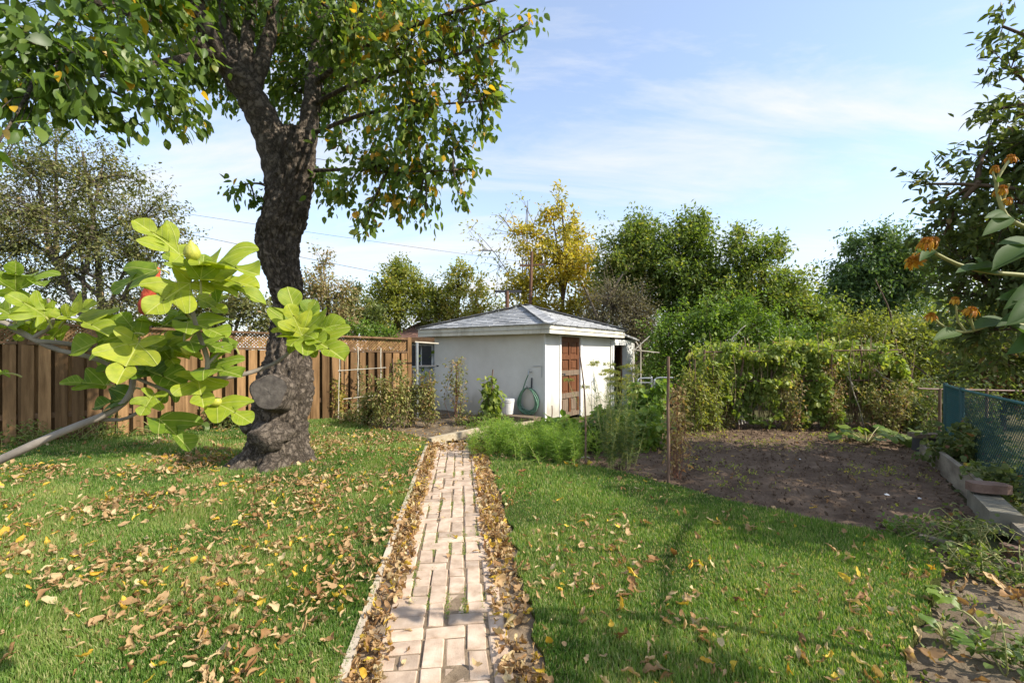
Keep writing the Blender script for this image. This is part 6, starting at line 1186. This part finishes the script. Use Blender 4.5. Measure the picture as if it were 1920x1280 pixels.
for px, py in ((976, 497), (1019, 490)): MB().tube([P(px, py + 3, 16.9), P(px, py - 3, 16.9), P(px, py - 9, 16.9)], [.016, .035, .012], 8).build('insulator', M_metal, up2)
for k, (a, b, lab) in enumerate([((150, 370, 30), (976, 490, 44), 'upper overhead wire crossing the sky behind the cherry trunk'), ((150, 395, 26), (930, 552, 32), 'lower overhead wire crossing the sky behind the cherry trunk')]):
    A_, B_ = P(*a), P(*b); pts = bez(A_, (A_ + B_) / 2 - [0, 0, .25], B_, 24); tag(MB().tube(pts, .014, 5).build('overhead_wire', M_iron), lab, 'wire')
# neighbour's house
M_hroof = surf('brown_roof_tile', (.16, .085, .065), (.27, .16, .125), scale=4, rough=.9, bump=.4, bscale=20, dist=.03, tint=.2); M_hwall = plain('grey_render', (.42, .42, .42), .9); M_glass = plain('dark_window', (.045, .05, .06), .15, spec=.6)
hs = thing('neighbour_house', 'low house with brown tiled roof glimpsed between fence and shed', 'house', P(795, 660, 19) * [1, 1, 0])
hx0, hx1 = P(768, 660, 19)[0] - .4, P(840, 660, 19)[0] + 2.0
MB().box(((hx0 + hx1) / 2, 21.0, 1.0), (hx1 - hx0, 4.0, 2.2)).build('wall', M_hwall, hs)
rf = MB().add([[hx0 - .4, 18.5, 2.06], [hx1 + .4, 18.5, 2.06], [hx1 + .4, 21, 2.9], [hx0 + .5, 21, 2.9], [hx0 - .4, 23.4, 2.06], [hx1 + .4, 23.4, 2.06]], [[0, 1, 2, 3], [3, 2, 5, 4]]).add([[hx0 - .4, 18.5, 2.06], [hx0 + .5, 21, 2.9], [hx0 - .4, 23.4, 2.06]], [[0, 1, 2]]).build('roof', M_hroof, hs)
for r in range(9):
    f0, f1 = r / 9, (r + 1.06) / 9; y0, y1 = 18.5 + 2.5 * f0, 18.5 + 2.5 * f1; z0, z1 = 2.06 + .84 * f0, 2.06 + .84 * f1
    MB().add([[hx0 - .4 + .9 * f0, y0, z0 + .05], [hx1 + .4, y0, z0 + .05], [hx1 + .4, y1, z1 + .015], [hx0 - .4 + .9 * f1, y1, z1 + .015], [hx0 - .4 + .9 * f0, y0, z0], [hx1 + .4, y0, z0]], [[0, 1, 2, 3], [4, 5, 1, 0]], (r * .37) % 1).build('tile_course', M_hroof, rf)
MB().box(((hx0 + hx1) / 2, 18.48, 2.0), (hx1 - hx0 + .8, .06, .18)).build('gutter', M_fencedark, hs)
wx = P(790, 660, 18.95)[0]; w_ = MB().box((wx, 18.97, 1.35), (.95, .06, .95)).build('window', M_whitewood, hs)
for s_ in (-1, 1): MB().box((wx + s_ * .225, 18.935, 1.35), (.40, .02, .84)).build('pane', M_glass, w_)
# red netting hanging in the wispy tree
M_net = surf('red_netting', (.45, .055, .025), (.66, .13, .06), scale=22, rough=.7, bump=.9, bscale=60, dist=.02)
nb = smoothpts([P(292, 500, 10.9), P(288, 530, 10.9), P(276, 560, 10.9), P(268, 590, 10.9)], 22); rad = .13 * np.array([.35, .55, .7, .8, .85, .9, .9, .92, .95, 1, 1, 1.02, 1.05, 1.08, 1.1, 1.12, 1.15, 1.15, 1.1, .95, .7, .3]); m = MB().tube(nb, rad, 18); m.V[0] += .018 * fbm(m.V[0] * 14, 2, 3)[:, None]
tag(m.build('red_net_bag', M_net, smooth=True), 'red netting bag hanging in the wispy tree above the fence', 'net')
